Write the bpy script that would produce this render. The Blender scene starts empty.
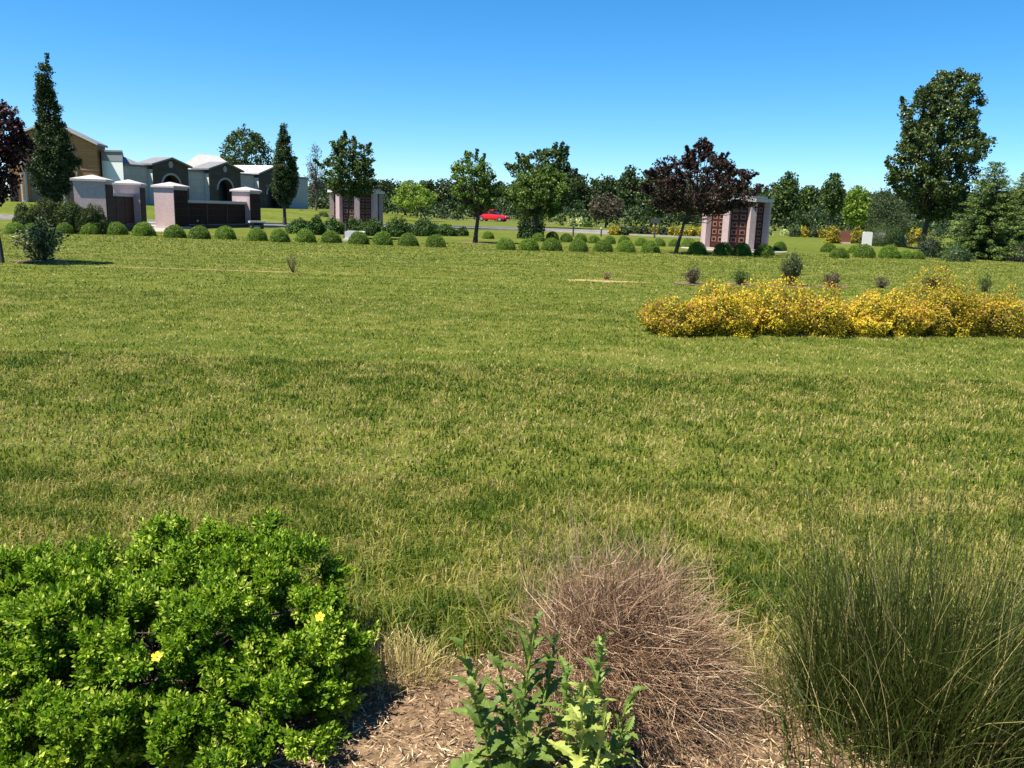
import bpy, math
import numpy as np
from mathutils import Matrix, Vector

# ------------------------------------------------------------------ camera, light, exposure
SC = bpy.context.scene
COL = SC.collection
rng = np.random.default_rng(11)
W, H, FPX = 1024, 768, 828.0
EYE = 1.5
PITCH, ROLL = math.radians(11.8), math.radians(1.8)
F = np.array([0, math.cos(PITCH), -math.sin(PITCH)])
R0 = np.array([1.0, 0, 0]); U0 = np.cross(R0, F)
RV = R0 * math.cos(ROLL) + U0 * math.sin(ROLL)
UV = -R0 * math.sin(ROLL) + U0 * math.cos(ROLL)
CAM = np.array([0, 0, EYE])
cd = bpy.data.cameras.new('camera'); cam = bpy.data.objects.new('camera', cd); COL.objects.link(cam)
m = Matrix.Identity(4)
for i in range(3):
    m[i][0], m[i][1], m[i][2], m[i][3] = RV[i], UV[i], -F[i], CAM[i]
cam.matrix_world = m
cd.sensor_width = 36.0; cd.lens = 36.0 * FPX / W
cd.clip_start = 0.05; cd.clip_end = 8000
SC.camera = cam

SUN_EL = math.radians(62); SUN_H = np.array([-0.89, -0.45]); SUN_H /= np.linalg.norm(SUN_H)
world = bpy.data.worlds.new("World"); SC.world = world; world.use_nodes = True
wn, wl = world.node_tree.nodes, world.node_tree.links
bg = wn['Background']; sky = wn.new('ShaderNodeTexSky'); sky.sky_type = 'NISHITA'
sky.sun_disc = False; sky.sun_elevation = SUN_EL
sky.sun_rotation = math.atan2(SUN_H[0], SUN_H[1])
sky.air_density = 0.8; sky.dust_density = 0.0; sky.ozone_density = 10.0; sky.altitude = 0
hs = wn.new('ShaderNodeHueSaturation'); hs.inputs['Saturation'].default_value = 1.18; hs.inputs['Hue'].default_value = 0.492
wl.new(sky.outputs[0], hs.inputs['Color']); wl.new(hs.outputs[0], bg.inputs[0]); bg.inputs[1].default_value = 0.078
sd = bpy.data.lights.new('sun', 'SUN'); sd.energy = 5.0; sd.angle = math.radians(0.53); sd.color = (1.0, 0.93, 0.80)
so = bpy.data.objects.new('sun', sd); COL.objects.link(so)
tosun = Vector((SUN_H[0] * math.cos(SUN_EL), SUN_H[1] * math.cos(SUN_EL), math.sin(SUN_EL)))
so.rotation_euler = tosun.to_track_quat('Z', 'Y').to_euler(); so.location = (-30, -10, 60)
SC.view_settings.view_transform = 'Standard'; SC.view_settings.look = 'None'
SC.view_settings.exposure = 1.25; SC.view_settings.gamma = 1.0
SC.render.engine = 'CYCLES'
SC.cycles.max_bounces = 6; SC.cycles.transparent_max_bounces = 6
SC.cycles.use_denoising = True

# ------------------------------------------------------------------ picture <-> place helpers
def ray(px, py):
    return F + RV * (px - W / 2) / FPX + UV * (H / 2 - py) / FPX
def sstep(a, b, x):
    t = np.clip((x - a) / (b - a), 0, 1); return t * t * (3 - 2 * t)
def ground_z(x, y):
    return 0.9 * sstep(66, 84, y) * sstep(-13, -24, x) * (1 - sstep(128, 150, y))
def at(px, py):                         # point on the lawn seen at a pixel
    d = ray(px, py); return CAM + d * (-EYE / d[2])
def atd(px, py, y):                     # point seen at a pixel, y metres away
    d = ray(px, py); return CAM + d * (y / d[1])
def base_at(px, y):                     # ground point y metres away, in the picture column px (near the horizon)
    q = atd(px, 215, y); return np.array([q[0], y, float(ground_z(q[0], y))])

# ------------------------------------------------------------------ mesh helpers
def np_mesh(name, parts, mat, parent=None, origin=(0, 0, 0), tone=None, smooth=False, uv=None):
    """parts: list of (V, F[, mat_index]); one mesh object."""
    Vs, starts, loops, tot, mi = [], [], [], [], []
    off = 0; lo = 0
    for p in parts:
        V, Fc = np.asarray(p[0], float), np.asarray(p[1], np.int64)
        if len(Fc) == 0: continue
        k = Fc.shape[1]
        Vs.append(V); loops.append((Fc + off).ravel())
        starts.append(lo + np.arange(len(Fc)) * k); tot.append(np.full(len(Fc), k))
        mi.append(np.full(len(Fc), p[2] if len(p) > 2 else 0))
        off += len(V); lo += Fc.size
    V = np.concatenate(Vs) - np.asarray(origin, float); L = np.concatenate(loops)
    S = np.concatenate(starts); T = np.concatenate(tot); MI = np.concatenate(mi)
    me = bpy.data.meshes.new(name)
    me.vertices.add(len(V)); me.vertices.foreach_set('co', V.astype(np.float32).ravel())
    me.loops.add(len(L)); me.loops.foreach_set('vertex_index', L.astype(np.int32))
    me.polygons.add(len(S)); me.polygons.foreach_set('loop_start', S.astype(np.int32))
    mats = mat if isinstance(mat, (list, tuple)) else [mat]
    for mm in mats: me.materials.append(mm)
    if MI.any(): me.polygons.foreach_set('material_index', MI.astype(np.int32))
    me.update(calc_edges=True)
    me.polygons.foreach_set('use_smooth', np.full(len(S), bool(smooth)))
    if tone is not None:
        a = me.attributes.new('tone', 'FLOAT', 'FACE'); t = np.zeros(len(S), np.float32)
        tone = np.asarray(tone, np.float32); t[:len(tone)] = tone; a.data.foreach_set('value', t)
    me.validate()
    o = bpy.data.objects.new(name, me); COL.objects.link(o)
    if parent is not None: o.parent = parent
    return o
def tag(o, label=None, cat=None, group=None, kind=None):
    for k, v in (('label', label), ('category', cat), ('group', group), ('kind', kind)):
        if v: o[k] = v
    return o
def empty(name, loc, label, cat, group=None, rz=0.0):
    o = bpy.data.objects.new(name, None); o.empty_display_size = 0.3; COL.objects.link(o)
    o.location = tuple(loc); o.rotation_euler = (0, 0, rz)
    return tag(o, label, cat, group)
def copy_tree(o, loc, rz, sc, label=None, parent=None):
    c = o.copy(); COL.objects.link(c)
    if parent is not None: c.parent = parent
    else:
        c.location = tuple(loc); c.rotation_euler = (0, 0, rz)
        c.scale = (sc, sc, sc) if np.isscalar(sc) else tuple(sc)
        if label: c['label'] = label
    for ch in [x for x in o.children]: copy_tree(ch, None, None, None, parent=c)
    return c
def unit(v): return v / np.maximum(np.linalg.norm(v, axis=-1, keepdims=True), 1e-9)
def rnd(n): return unit(rng.normal(size=(n, 3)))
def box(x0, y0, z0, x1, y1, z1, mi=0):
    V = [(x, y, z) for z in (z0, z1) for x, y in ((x0, y0), (x1, y0), (x1, y1), (x0, y1))]
    return (np.array(V, float), np.array([(3, 2, 1, 0), (4, 5, 6, 7), (0, 1, 5, 4), (1, 2, 6, 5), (2, 3, 7, 6), (3, 0, 4, 7)]), mi)
def prism(poly, a, b, axis='y', mi=0):
    """polygon in the other two axes pushed from a to b; returns a list of parts"""
    n = len(poly); P = np.array(poly, float)
    def mk(t):
        c = np.full(n, t)
        return np.stack([P[:, 0], c, P[:, 1]], 1) if axis == 'y' else np.stack([P[:, 0], P[:, 1], c], 1) if axis == 'z' else np.stack([c, P[:, 0], P[:, 1]], 1)
    V = np.concatenate([mk(a), mk(b)])
    q = np.array([(i, (i + 1) % n, n + (i + 1) % n, n + i) for i in range(n)])
    return [(V, q, mi), (V, np.array([list(range(n))[::-1]]), mi), (V, np.array([list(range(n, 2 * n))]), mi)]
def tubes(lines, sides=5):
    """lines: list of (pts (n,3), radii (n,))"""
    Vs, Fs, off = [], [], 0
    ang = np.arange(sides) * 2 * math.pi / sides
    for P, r in lines:
        P = np.asarray(P, float); r = np.asarray(r, float); n = len(P)
        T = unit(np.gradient(P, axis=0))
        ref = np.array([0.31, 0.17, 0.93]) if abs(T[0][2]) < 0.8 else np.array([0.93, 0.2, 0.1])
        A = unit(np.cross(T, ref)); B = np.cross(T, A)
        V = P[:, None] + r[:, None, None] * (np.cos(ang)[None, :, None] * A[:, None] + np.sin(ang)[None, :, None] * B[:, None])
        i = np.arange(n - 1)[:, None] * sides; j = np.arange(sides)[None]; j2 = (j + 1) % sides
        Fs.append(np.stack([i + j, i + j2, i + sides + j2, i + sides + j], -1).reshape(-1, 4) + off)
        Vs.append(V.reshape(-1, 3)); off += n * sides
    return (np.concatenate(Vs), np.concatenate(Fs))
def leaf_quads(P, A, B, L, Wd, fold=0.15):
    """folded diamond leaves at P along A, side B"""
    N = unit(np.cross(A, B)); L = np.asarray(L)[:, None]; Wd = np.asarray(Wd)[:, None]
    f = N * fold * Wd
    V = np.stack([P, P + A * L * .45 + B * Wd * .5 + f, P + A * L, P + A * L * .45 - B * Wd * .5 + f], 1).reshape(-1, 3)
    Fc = np.arange(len(P) * 4).reshape(-1, 4)
    return V, Fc
def lattice(seed, nx=64):
    r = np.random.default_rng(seed).random((nx, nx))
    def f(x, y):
        xi = np.floor(x).astype(int); yi = np.floor(y).astype(int); fx = x - xi; fy = y - yi
        fx = fx * fx * (3 - 2 * fx); fy = fy * fy * (3 - 2 * fy)
        g = lambda a, b: r[a % nx, b % nx]
        return (g(xi, yi) * (1 - fx) + g(xi + 1, yi) * fx) * (1 - fy) + (g(xi, yi + 1) * (1 - fx) + g(xi + 1, yi + 1) * fx) * fy
    return f

# ------------------------------------------------------------------ materials
def newmat(name):
    mt = bpy.data.materials.new(name); mt.use_nodes = True
    n = mt.node_tree.nodes; b = n['Principled BSDF']; return mt, n, mt.node_tree.links, b
def ramp(n, stops):
    r = n.new('ShaderNodeValToRGB'); e = r.color_ramp.elements
    e[0].position, e[0].color = stops[0][0], (*stops[0][1], 1); e[1].position, e[1].color = stops[-1][0], (*stops[-1][1], 1)
    for p, c in stops[1:-1]:
        x = e.new(p); x.color = (*c, 1)
    return r
def leafmat(name, stops, transl=0.3, rough=0.5, spec=0.3, vary=0.18):
    mt, n, l, b = newmat(name)
    at_ = n.new('ShaderNodeAttribute'); at_.attribute_name = 'tone'
    r = ramp(n, stops); l.new(at_.outputs['Fac'], r.inputs[0])
    oi = n.new('ShaderNodeObjectInfo'); mr = n.new('ShaderNodeMapRange')
    mr.inputs[3].default_value = 1 - vary; mr.inputs[4].default_value = 1 + vary
    l.new(oi.outputs['Random'], mr.inputs[0])
    h = n.new('ShaderNodeHueSaturation'); l.new(r.outputs[0], h.inputs['Color']); l.new(mr.outputs[0], h.inputs['Value'])
    l.new(h.outputs[0], b.inputs['Base Color'])
    b.inputs['Roughness'].default_value = rough; b.inputs['Specular IOR Level'].default_value = spec
    tr = n.new('ShaderNodeBsdfTranslucent'); l.new(h.outputs[0], tr.inputs[0])
    mx = n.new('ShaderNodeMixShader'); mx.inputs[0].default_value = transl
    l.new(b.outputs[0], mx.inputs[1]); l.new(tr.outputs[0], mx.inputs[2])
    l.new(mx.outputs[0], n['Material Output'].inputs[0]); return mt
def noisemat(name, stops, scale=3.0, detail=6, rough=0.8, spec=0.2, bump=0.0, stretch=(1, 1, 1), second=None, bscale=None):
    mt, n, l, b = newmat(name)
    tc = n.new('ShaderNodeTexCoord'); mp = n.new('ShaderNodeMapping'); mp.inputs['Scale'].default_value = stretch
    l.new(tc.outputs['Object'], mp.inputs[0])
    nz = n.new('ShaderNodeTexNoise'); nz.inputs['Scale'].default_value = scale; nz.inputs['Detail'].default_value = detail
    nz.inputs['Roughness'].default_value = 0.65
    l.new(mp.outputs[0], nz.inputs['Vector'])
    r = ramp(n, stops); l.new(nz.outputs[0], r.inputs[0]); l.new(r.outputs[0], b.inputs['Base Color'])
    b.inputs['Roughness'].default_value = rough; b.inputs['Specular IOR Level'].default_value = spec
    if bump:
        n2 = n.new('ShaderNodeTexNoise'); n2.inputs['Scale'].default_value = bscale or scale * 4; n2.inputs['Detail'].default_value = 4
        l.new(mp.outputs[0], n2.inputs['Vector'])
        bp = n.new('ShaderNodeBump'); bp.inputs['Strength'].default_value = bump; l.new(n2.outputs[0], bp.inputs['Height'])
        l.new(bp.outputs[0], b.inputs['Normal'])
    return mt
def brickmat(name, c1, c2, mortar, sx=1.0, bw=0.4, bh=0.2, ms=0.012, rough=0.75, axis_uv=True):
    mt, n, l, b = newmat(name)
    tc = n.new('ShaderNodeTexCoord'); sp = n.new('ShaderNodeSeparateXYZ'); cb = n.new('ShaderNodeCombineXYZ')
    l.new(tc.outputs['Object'], sp.inputs[0])
    ad = n.new('ShaderNodeMath'); ad.operation = 'ADD'; l.new(sp.outputs[0], ad.inputs[0]); l.new(sp.outputs[1], ad.inputs[1])
    l.new(ad.outputs[0], cb.inputs[0]); l.new(sp.outputs[2], cb.inputs[1])
    bt = n.new('ShaderNodeTexBrick'); l.new(cb.outputs[0], bt.inputs['Vector'])
    bt.inputs['Color1'].default_value = (*c1, 1); bt.inputs['Color2'].default_value = (*c2, 1); bt.inputs['Mortar'].default_value = (*mortar, 1)
    bt.inputs['Scale'].default_value = 1.0; bt.inputs['Brick Width'].default_value = bw; bt.inputs['Row Height'].default_value = bh
    bt.inputs['Mortar Size'].default_value = ms
    l.new(bt.outputs[0], b.inputs['Base Color']); b.inputs['Specular IOR Level'].default_value = .12; b.inputs['Roughness'].default_value = rough; return mt
def plain(name, c, rough=0.6, metal=0.0, spec=0.3, coat=0.0):
    mt, n, l, b = newmat(name); b.inputs['Base Color'].default_value = (*c, 1); b.inputs['Roughness'].default_value = rough
    b.inputs['Metallic'].default_value = metal; b.inputs['Specular IOR Level'].default_value = spec; b.inputs['Coat Weight'].default_value = coat; return mt

M = {}
M['maple'] = leafmat('leaf_maple', [(0, (.014, .028, .007)), (.5, (.042, .070, .014)), (1, (.14, .18, .045))], .25, .4, .4)
M['dark'] = leafmat('leaf_dark', [(0, (.014, .032, .006)), (.5, (.042, .078, .011)), (1, (.13, .19, .035))], .22)
M['mid'] = leafmat('leaf_mid', [(0, (.022, .050, .006)), (.5, (.070, .130, .014)), (1, (.19, .27, .045))], .32)
M['bright'] = leafmat('leaf_bright', [(0, (.045, .09, .008)), (.5, (.13, .21, .018)), (1, (.28, .36, .05))], .38)
M['column'] = leafmat('leaf_column', [(0, (.010, .024, .007)), (.5, (.026, .055, .012)), (1, (.095, .13, .025))], .25)
M['purple'] = leafmat('leaf_purple', [(0, (.012, .005, .006)), (.5, (.034, .014, .012)), (.85, (.055, .032, .018)), (1, (.09, .085, .035))], .25)
M['redmaple'] = leafmat('leaf_redmaple', [(0, (.010, .004, .006)), (.6, (.028, .008, .011)), (1, (.075, .018, .020))], .25)
M['spruce'] = leafmat('leaf_spruce', [(0, (.020, .042, .010)), (.5, (.065, .115, .022)), (1, (.22, .28, .05))], .2)
M['box'] = leafmat('leaf_box', [(0, (.040, .085, .006)), (.5, (.125, .215, .016)), (1, (.27, .37, .04))], .3)
M['hedge'] = leafmat('leaf_hedge', [(0, (.016, .030, .004)), (.5, (.042, .068, .010)), (1, (.10, .13, .022))], .25)
M['shrub'] = leafmat('leaf_shrub', [(0, (.020, .050, .008)), (.5, (.055, .115, .016)), (1, (.14, .21, .045))], .28)
M['gold'] = leafmat('leaf_gold', [(0, (.07, .06, .008)), (.25, (.15, .15, .012)), (.45, (.34, .28, .016)), (.70, (.62, .48, .024)), (.88, (.70, .55, .03)), (.96, (.64, .36, .07)), (1, (.42, .14, .07))], .35)
M['farmid'] = leafmat('leaf_farmid', [(0, (.016, .032, .008)), (.5, (.045, .075, .018)), (1, (.11, .15, .04))], .25, vary=.4)
M['farwood'] = leafmat('leaf_farwood', [(0, (.012, .027, .007)), (.5, (.034, .062, .014)), (1, (.09, .13, .03))], .2, vary=.45)
M['grey'] = leafmat('leaf_grey', [(0, (.03, .035, .03)), (.5, (.06, .07, .055)), (1, (.11, .12, .09))], .3)
M['olive'] = leafmat('leaf_olive', [(0, (.02, .035, .012)), (.5, (.05, .075, .025)), (1, (.10, .13, .05))], .3)
M['pale'] = leafmat('leaf_pale', [(0, (.014, .025, .006)), (.45, (.045, .07, .016)), (.72, (.30, .34, .12)), (1, (.56, .56, .30))], .3)
M['heather'] = leafmat('leaf_heather', [(0, (.035, .035, .018)), (.5, (.07, .065, .035)), (1, (.16, .11, .08))], .2)
M['white'] = leafmat('leaf_white', [(0, (.2, .25, .08)), (.5, (.45, .50, .2)), (1, (.75, .75, .5))], .3)
M['potentilla'] = leafmat('leaf_potentilla', [(0, (.030, .075, .003)), (.45, (.105, .205, .006)), (.78, (.22, .345, .015)), (1, (.46, .53, .08))], .34, .55, .2)
M['weed'] = leafmat('leaf_weed', [(0, (.045, .09, .012)), (.5, (.125, .20, .035)), (1, (.38, .43, .10))], .3, .5)
M['grass'] = leafmat('grass_blade', [(0, (.045, .085, .008)), (.3, (.095, .145, .014)), (.55, (.185, .215, .028)), (.78, (.32, .285, .065)), (1, (.46, .37, .15))], .4, .55, .25)
M['tuft'] = leafmat('tuft_blade', [(0, (.018, .028, .004)), (.5, (.055, .080, .012)), (.8, (.13, .15, .03)), (.92, (.30, .26, .09)), (1, (.50, .41, .18))], .25, .5)
M['twig'] = leafmat('dry_twig', [(0, (.045, .023, .013)), (.45, (.165, .096, .057)), (.8, (.34, .225, .14)), (1, (.54, .41, .27))], .0, .8, .1)
M['chips'] = leafmat('mulch_chip', [(0, (.045, .02, .012)), (.35, (.14, .08, .045)), (.7, (.31, .21, .12)), (1, (.50, .39, .25))], .0, .85, .1)
M['pollen'] = plain('pollen', (.55, .22, .01), .7)
M['petal'] = plain('petal_yellow', (.85, .62, .02), .5)
M['bark'] = noisemat('bark', [(.3, (.022, .018, .014)), (.7, (.085, .07, .055))], 6, bump=.4, stretch=(3, 3, .6))
M['barkpale'] = noisemat('bark_pale', [(.3, (.05, .042, .035)), (.7, (.18, .15, .125))], 6, bump=.4, stretch=(3, 3, .6))
M['stem'] = noisemat('stem', [(.3, (.06, .035, .02)), (.7, (.16, .10, .06))], 20)
M['soil'] = noisemat('soil', [(.3, (.06, .036, .020)), (.55, (.16, .105, .060)), (.75, (.29, .20, .12))], 22, bump=.6, rough=.95)
M['bare'] = noisemat('bare_straw', [(.3, (.10, .085, .025)), (.5, (.25, .195, .07)), (.7, (.38, .29, .13))], 5, bump=.4, rough=.95)
M['asphalt'] = noisemat('asphalt', [(.35, (.10, .104, .11)), (.65, (.15, .154, .16))], .8, rough=.9)
M['concrete'] = noisemat('concrete', [(.35, (.27, .245, .22)), (.65, (.35, .325, .295))], 1.5, rough=.9)
M['pink'] = noisemat('granite_pink', [(.35, (.36, .265, .26)), (.65, (.47, .365, .36))], 14, detail=8, rough=.55, bump=.05)
M['cap'] = noisemat('granite_cap', [(.35, (.38, .34, .34)), (.65, (.45, .41, .41))], 10, rough=.6)
M['darkgranite'] = brickmat('granite_dark', (.022, .0085, .0065), (.030, .012, .009), (.05, .028, .022), bw=.42, bh=.36, ms=.012, rough=.7)
M['niche'] = noisemat('niche_granite', [(.35, (.034, .011, .009)), (.65, (.058, .020, .016))], 12, rough=.4)
M['plaque'] = noisemat('niche_plaque', [(.3, (.14, .065, .045)), (.7, (.26, .14, .105))], 8, rough=.45)
M['bluewall'] = brickmat('pale_granite', (.39, .35, .325), (.43, .39, .365), (.28, .26, .25), bw=1.5, bh=.75, ms=.014)
M['portal'] = brickmat('portal_granite', (.066, .050, .042), (.084, .066, .056), (.05, .04, .035), bw=.9, bh=.45, ms=.012)
M['emblem'] = plain('emblem_stone', (.30, .28, .27), .7)
M['opening'] = plain('opening_dark', (.008, .008, .010), .3)
M['trim'] = noisemat('white_trim', [(.3, (.52, .50, .47)), (.7, (.60, .58, .55))], 2, rough=.6)
M['roofgrey'] = noisemat('roof_metal', [(.3, (.14, .14, .15)), (.7, (.20, .20, .21))], 1.2, rough=.6, stretch=(1, 6, 1))
M['roofwhite'] = noisemat('roof_pale', [(.3, (.38, .365, .355)), (.7, (.45, .43, .42))], 1.2, rough=.6)
M['tanbrick'] = brickmat('tan_brick', (.33, .155, .065), (.38, .185, .08), (.24, .13, .07), bw=1.1, bh=.30, ms=.02)
M['annexwall'] = noisemat('annex_wall', [(.3, (.60, .61, .60)), (.7, (.68, .69, .67))], .7, rough=.7)
M['annexband'] = plain('annex_band', (.20, .21, .22), .6)
M['glass'] = plain('dark_glass', (.012, .012, .014), .08, spec=.5)
M['carred'] = plain('car_paint', (.62, .012, .022), .25, coat=.8)
M['tyre'] = plain('tyre', (.015, .015, .016), .85)
M['rim'] = plain('rim', (.45, .45, .47), .35, metal=.8)
M['lamp'] = plain('lamp_lens', (.7, .7, .72), .15)
M['taillamp'] = plain('tail_lens', (.35, .01, .01), .2)
M['metaldark'] = plain('post_metal', (.06, .06, .06), .5)
M['stonewhite'] = noisemat('marker_white', [(.3, (.50, .485, .47)), (.7, (.58, .565, .55))], 6, rough=.7)
M['stonegrey'] = noisemat('marker_grey', [(.3, (.42, .40, .38)), (.7, (.55, .53, .50))], 8, rough=.6)
M['stonered'] = noisemat('marker_red', [(.3, (.17, .06, .045)), (.7, (.25, .10, .075))], 8, rough=.5)

# lawn sheet: mown turf with dry patches and faint mowing bands
mt, n, l, b = newmat('lawn')
tc = n.new('ShaderNodeTexCoord')
def nz(scale, stretch, detail=5):
    mp = n.new('ShaderNodeMapping'); mp.inputs['Scale'].default_value = stretch; l.new(tc.outputs['Object'], mp.inputs[0])
    t = n.new('ShaderNodeTexNoise'); t.inputs['Scale'].default_value = scale; t.inputs['Detail'].default_value = detail
    t.inputs['Roughness'].default_value = .7; l.new(mp.outputs[0], t.inputs['Vector']); return t.outputs[0]
a1, a2, a3 = nz(.22, (.5, 1.6, 1)), nz(2.2, (1, 1, 1), 8), nz(.9, (.25, 2.2, 1))
def mix(x, y, f):
    q = n.new('ShaderNodeMix'); q.inputs[0].default_value = f; l.new(x, q.inputs[2]); l.new(y, q.inputs[3]); return q.outputs[0]
fac = mix(mix(a1, a3, .45), a2, .42)
r = ramp(n, [(.34, (.038, .064, .008)), (.46, (.072, .098, .013)), (.56, (.120, .132, .024)), (.66, (.22, .19, .055))])
l.new(fac, r.inputs[0]); l.new(r.outputs[0], b.inputs['Base Color'])
b.inputs['Roughness'].default_value = .95; b.inputs['Specular IOR Level'].default_value = .05
bp = n.new('ShaderNodeBump'); bp.inputs['Strength'].default_value = .9; bp.inputs['Distance'].default_value = .06
l.new(nz(9, (1, 1, 1), 6), bp.inputs['Height']); l.new(bp.outputs[0], b.inputs['Normal'])
M['lawn'] = mt

# ------------------------------------------------------------------ ground, roads, paths
def axis(lo, hi, fine0, fine1, step):
    a = np.arange(fine0, fine1 + .01, step)
    return np.concatenate([-np.geomspace(-lo, -fine0 + 8, 8) if lo < 0 else [], a, np.geomspace(fine1 + 8, hi, 8)])
gx = axis(-3000, 3000, -90, 90, 2.0); gy = np.concatenate([[-60, -20], np.arange(0, 161, 2.0), np.geomspace(175, 4500, 10)])
X, Y = np.meshgrid(gx, gy); Z = ground_z(X, Y)
nx, ny = len(gx), len(gy)
idx = np.arange(nx * ny).reshape(ny, nx)
Fq = np.stack([idx[:-1, :-1], idx[:-1, 1:], idx[1:, 1:], idx[1:, :-1]], -1).reshape(-1, 4)
tag(np_mesh('ground', [(np.stack([X, Y, Z], -1).reshape(-1, 3), Fq)], M['lawn'], smooth=True), kind='structure')

def ribbon(name, pts, width, mat, z, kerb=None):
    P = np.array(pts, float)
    t = np.linspace(0, len(P) - 1, 60); i = np.clip(t.astype(int), 0, len(P) - 2); fr = (t - i)[:, None]
    p0 = P[np.clip(i - 1, 0, len(P) - 1)]; p1 = P[i]; p2 = P[i + 1]; p3 = P[np.clip(i + 2, 0, len(P) - 1)]
    C = .5 * (2 * p1 + (p2 - p0) * fr + (2 * p0 - 5 * p1 + 4 * p2 - p3) * fr ** 2 + (3 * p1 - p0 - 3 * p2 + p3) * fr ** 3)
    T = unit(np.gradient(C, axis=0)); N = np.stack([-T[:, 1], T[:, 0]], 1)
    def edge(o, zz):
        q = C + N * o; return np.column_stack([q, ground_z(q[:, 0], q[:, 1]) + zz])
    A, B = edge(width / 2, z), edge(-width / 2, z); k = len(C)
    Fc = np.array([(j, j + 1, k + j + 1, k + j) for j in range(k - 1)])[:, ::-1]
    o = tag(np_mesh(name, [(np.concatenate([A, B]), Fc)], mat), kind='structure')
    if kerb:
        parts = []
        for s in (1, -1):
            a = edge(s * width / 2, -.02); a2 = edge(s * width / 2, .12); b2 = edge(s * (width / 2 + .22), .12); b_ = edge(s * (width / 2 + .22), -.02)
            V = np.concatenate([a, a2, b2, b_]); parts.append((V, np.concatenate([[(q * k + j, q * k + j + 1, (q + 1) * k + j + 1, (q + 1) * k + j) for j in range(k - 1)] for q in range(3)])))
        tag(np_mesh('kerb', parts, M['concrete']), kind='structure')
    return o
ribbon('road', [(-75, 66), (-48, 60), (-34, 56.5), (-22, 55), (-14.5, 60), (-9.5, 66), (-3, 70), (4, 70), (9, 66), (15, 63)], 7.0, M['asphalt'], .008, True)
ribbon('road', [(-55, 190), (-28, 158), (-15, 138), (-3, 120), (12, 112), (40, 104), (90, 98)], 3.6, M['asphalt'], .008, False)
def disc(name, c, rad, mat, z, n_=40, jag=0.0):
    a = np.linspace(0, 2 * math.pi, n_, endpoint=False); rr = rad * (1 + jag * (rng.random(n_) - .5))
    V = np.column_stack([c[0] + rr * np.cos(a), c[1] + rr * np.sin(a), np.full(n_, z)])
    return tag(np_mesh(name, [(V, np.array([np.arange(n_)]))], mat), kind='structure')

# foreground planting bed: soil sheet with an uneven edge
lat1, lat2, lat3, lat4 = lattice(1), lattice(2), lattice(3), lattice(4)
def bed_edge(x): return 2.62 + .10 * (x < -0.3) * 0 + .16 * (lat1(x * 1.7 + 9, x * 0 + 3.3) - .5) + .10 * (lat2(x * 6 + 9, x * 0 + 1.3) - .5)
ex = np.linspace(-6, 6, 240); ey = bed_edge(ex)
V = np.concatenate([np.column_stack([ex, np.full(240, -3.0), np.full(240, .004)]), np.column_stack([ex, ey, np.full(240, .004)])])
tag(np_mesh('planting_bed', [(V, np.array([(j, j + 1, 240 + j + 1, 240 + j) for j in range(239)]))], M['soil']), kind='structure')
# bare strips in the lawn where an old bed was cut
def strip(y0, x0, x1, hw, seed, slope=0.0):
    ex = np.linspace(x0, x1, 160); la = lattice(seed)
    w = hw * np.clip(la(ex * .55 + 7, ex * 0 + 2.2) * 3.0 - 1.4, 0.0, 1.2)
    w2 = w * (.45 + 1.1 * la(ex * 4 + 1, ex * 0 + 7.7)); w = w * (.45 + 1.1 * la(ex * 5 + 1, ex * 0 + 9.7))
    yy = y0 + slope * ex
    V = np.concatenate([np.column_stack([ex, yy - w2, np.full(160, .005)]), np.column_stack([ex, yy + w, np.full(160, .005)])])
    tag(np_mesh('bare_strip', [(V, np.array([(j, j + 1, 160 + j + 1, 160 + j) for j in range(159)]))], M['bare']), kind='structure')
STRIPS = [(18.6, -11.5, -3.6, .24, 21), (18.9, 1.2, 8.5, .34, 22), (10.3, -6.5, -2.0, .07, 23)]
for s_ in STRIPS: strip(*s_)

# ------------------------------------------------------------------ grass on the lawn (one mass of blades)
def blades(P, L, Wd, lean, tone, segs=2):
    n_ = len(P); az = rng.random(n_) * 2 * math.pi
    side = np.stack([np.cos(az), np.sin(az), np.zeros(n_)], 1)
    la = rng.random(n_) * 2 * math.pi
    ld = np.stack([np.cos(la), np.sin(la), np.zeros(n_)], 1) * lean[:, None]
    up = np.array([0, 0, 1.0]); L = L[:, None]; Wd = Wd[:, None]
    b0, b1 = P - side * Wd / 2, P + side * Wd / 2
    mid = P + up * L * .55 + ld * L * .22; m0, m1 = mid - side * Wd * .38, mid + side * Wd * .38
    tip = P + up * L * (1 - .35 * lean[:, None] ** 2) + ld * L * .8
    if segs == 1:
        V = np.stack([b0, b1, tip], 1).reshape(-1, 3); return [(V, np.arange(3 * n_).reshape(-1, 3))], tone
    V = np.stack([b0, b1, m1, m0, tip], 1).reshape(-1, 3); i = np.arange(n_) * 5
    return [(V, np.stack([i, i + 1, i + 2, i + 3], 1)), (V[:0], np.zeros((0, 3), int))], tone, (V, np.stack([i + 3, i + 2, i + 4], 1))
def dry(x, y):                         # where the turf is parched
    d = .14 * lat1(x * .3 + 5, y * 1.5 + 3) + .32 * lat2(x * 2.1, y * 2.6 + 8) + .56 * lat3(x * 7.1, y * 7.5)
    return d
parts, tones = [], []
def scatter(y0, y1, dens, L, Wd, segs, spread=.72):
    area = spread * (y1 * y1 - y0 * y0) + 6.8 * (y1 - y0); n_ = int(area * dens)
    yy = np.sqrt(rng.random(n_) * (y1 * y1 - y0 * y0) + y0 * y0); xx = (rng.random(n_) * 2 - 1) * (spread * yy + 3.4)
    return xx, yy
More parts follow.
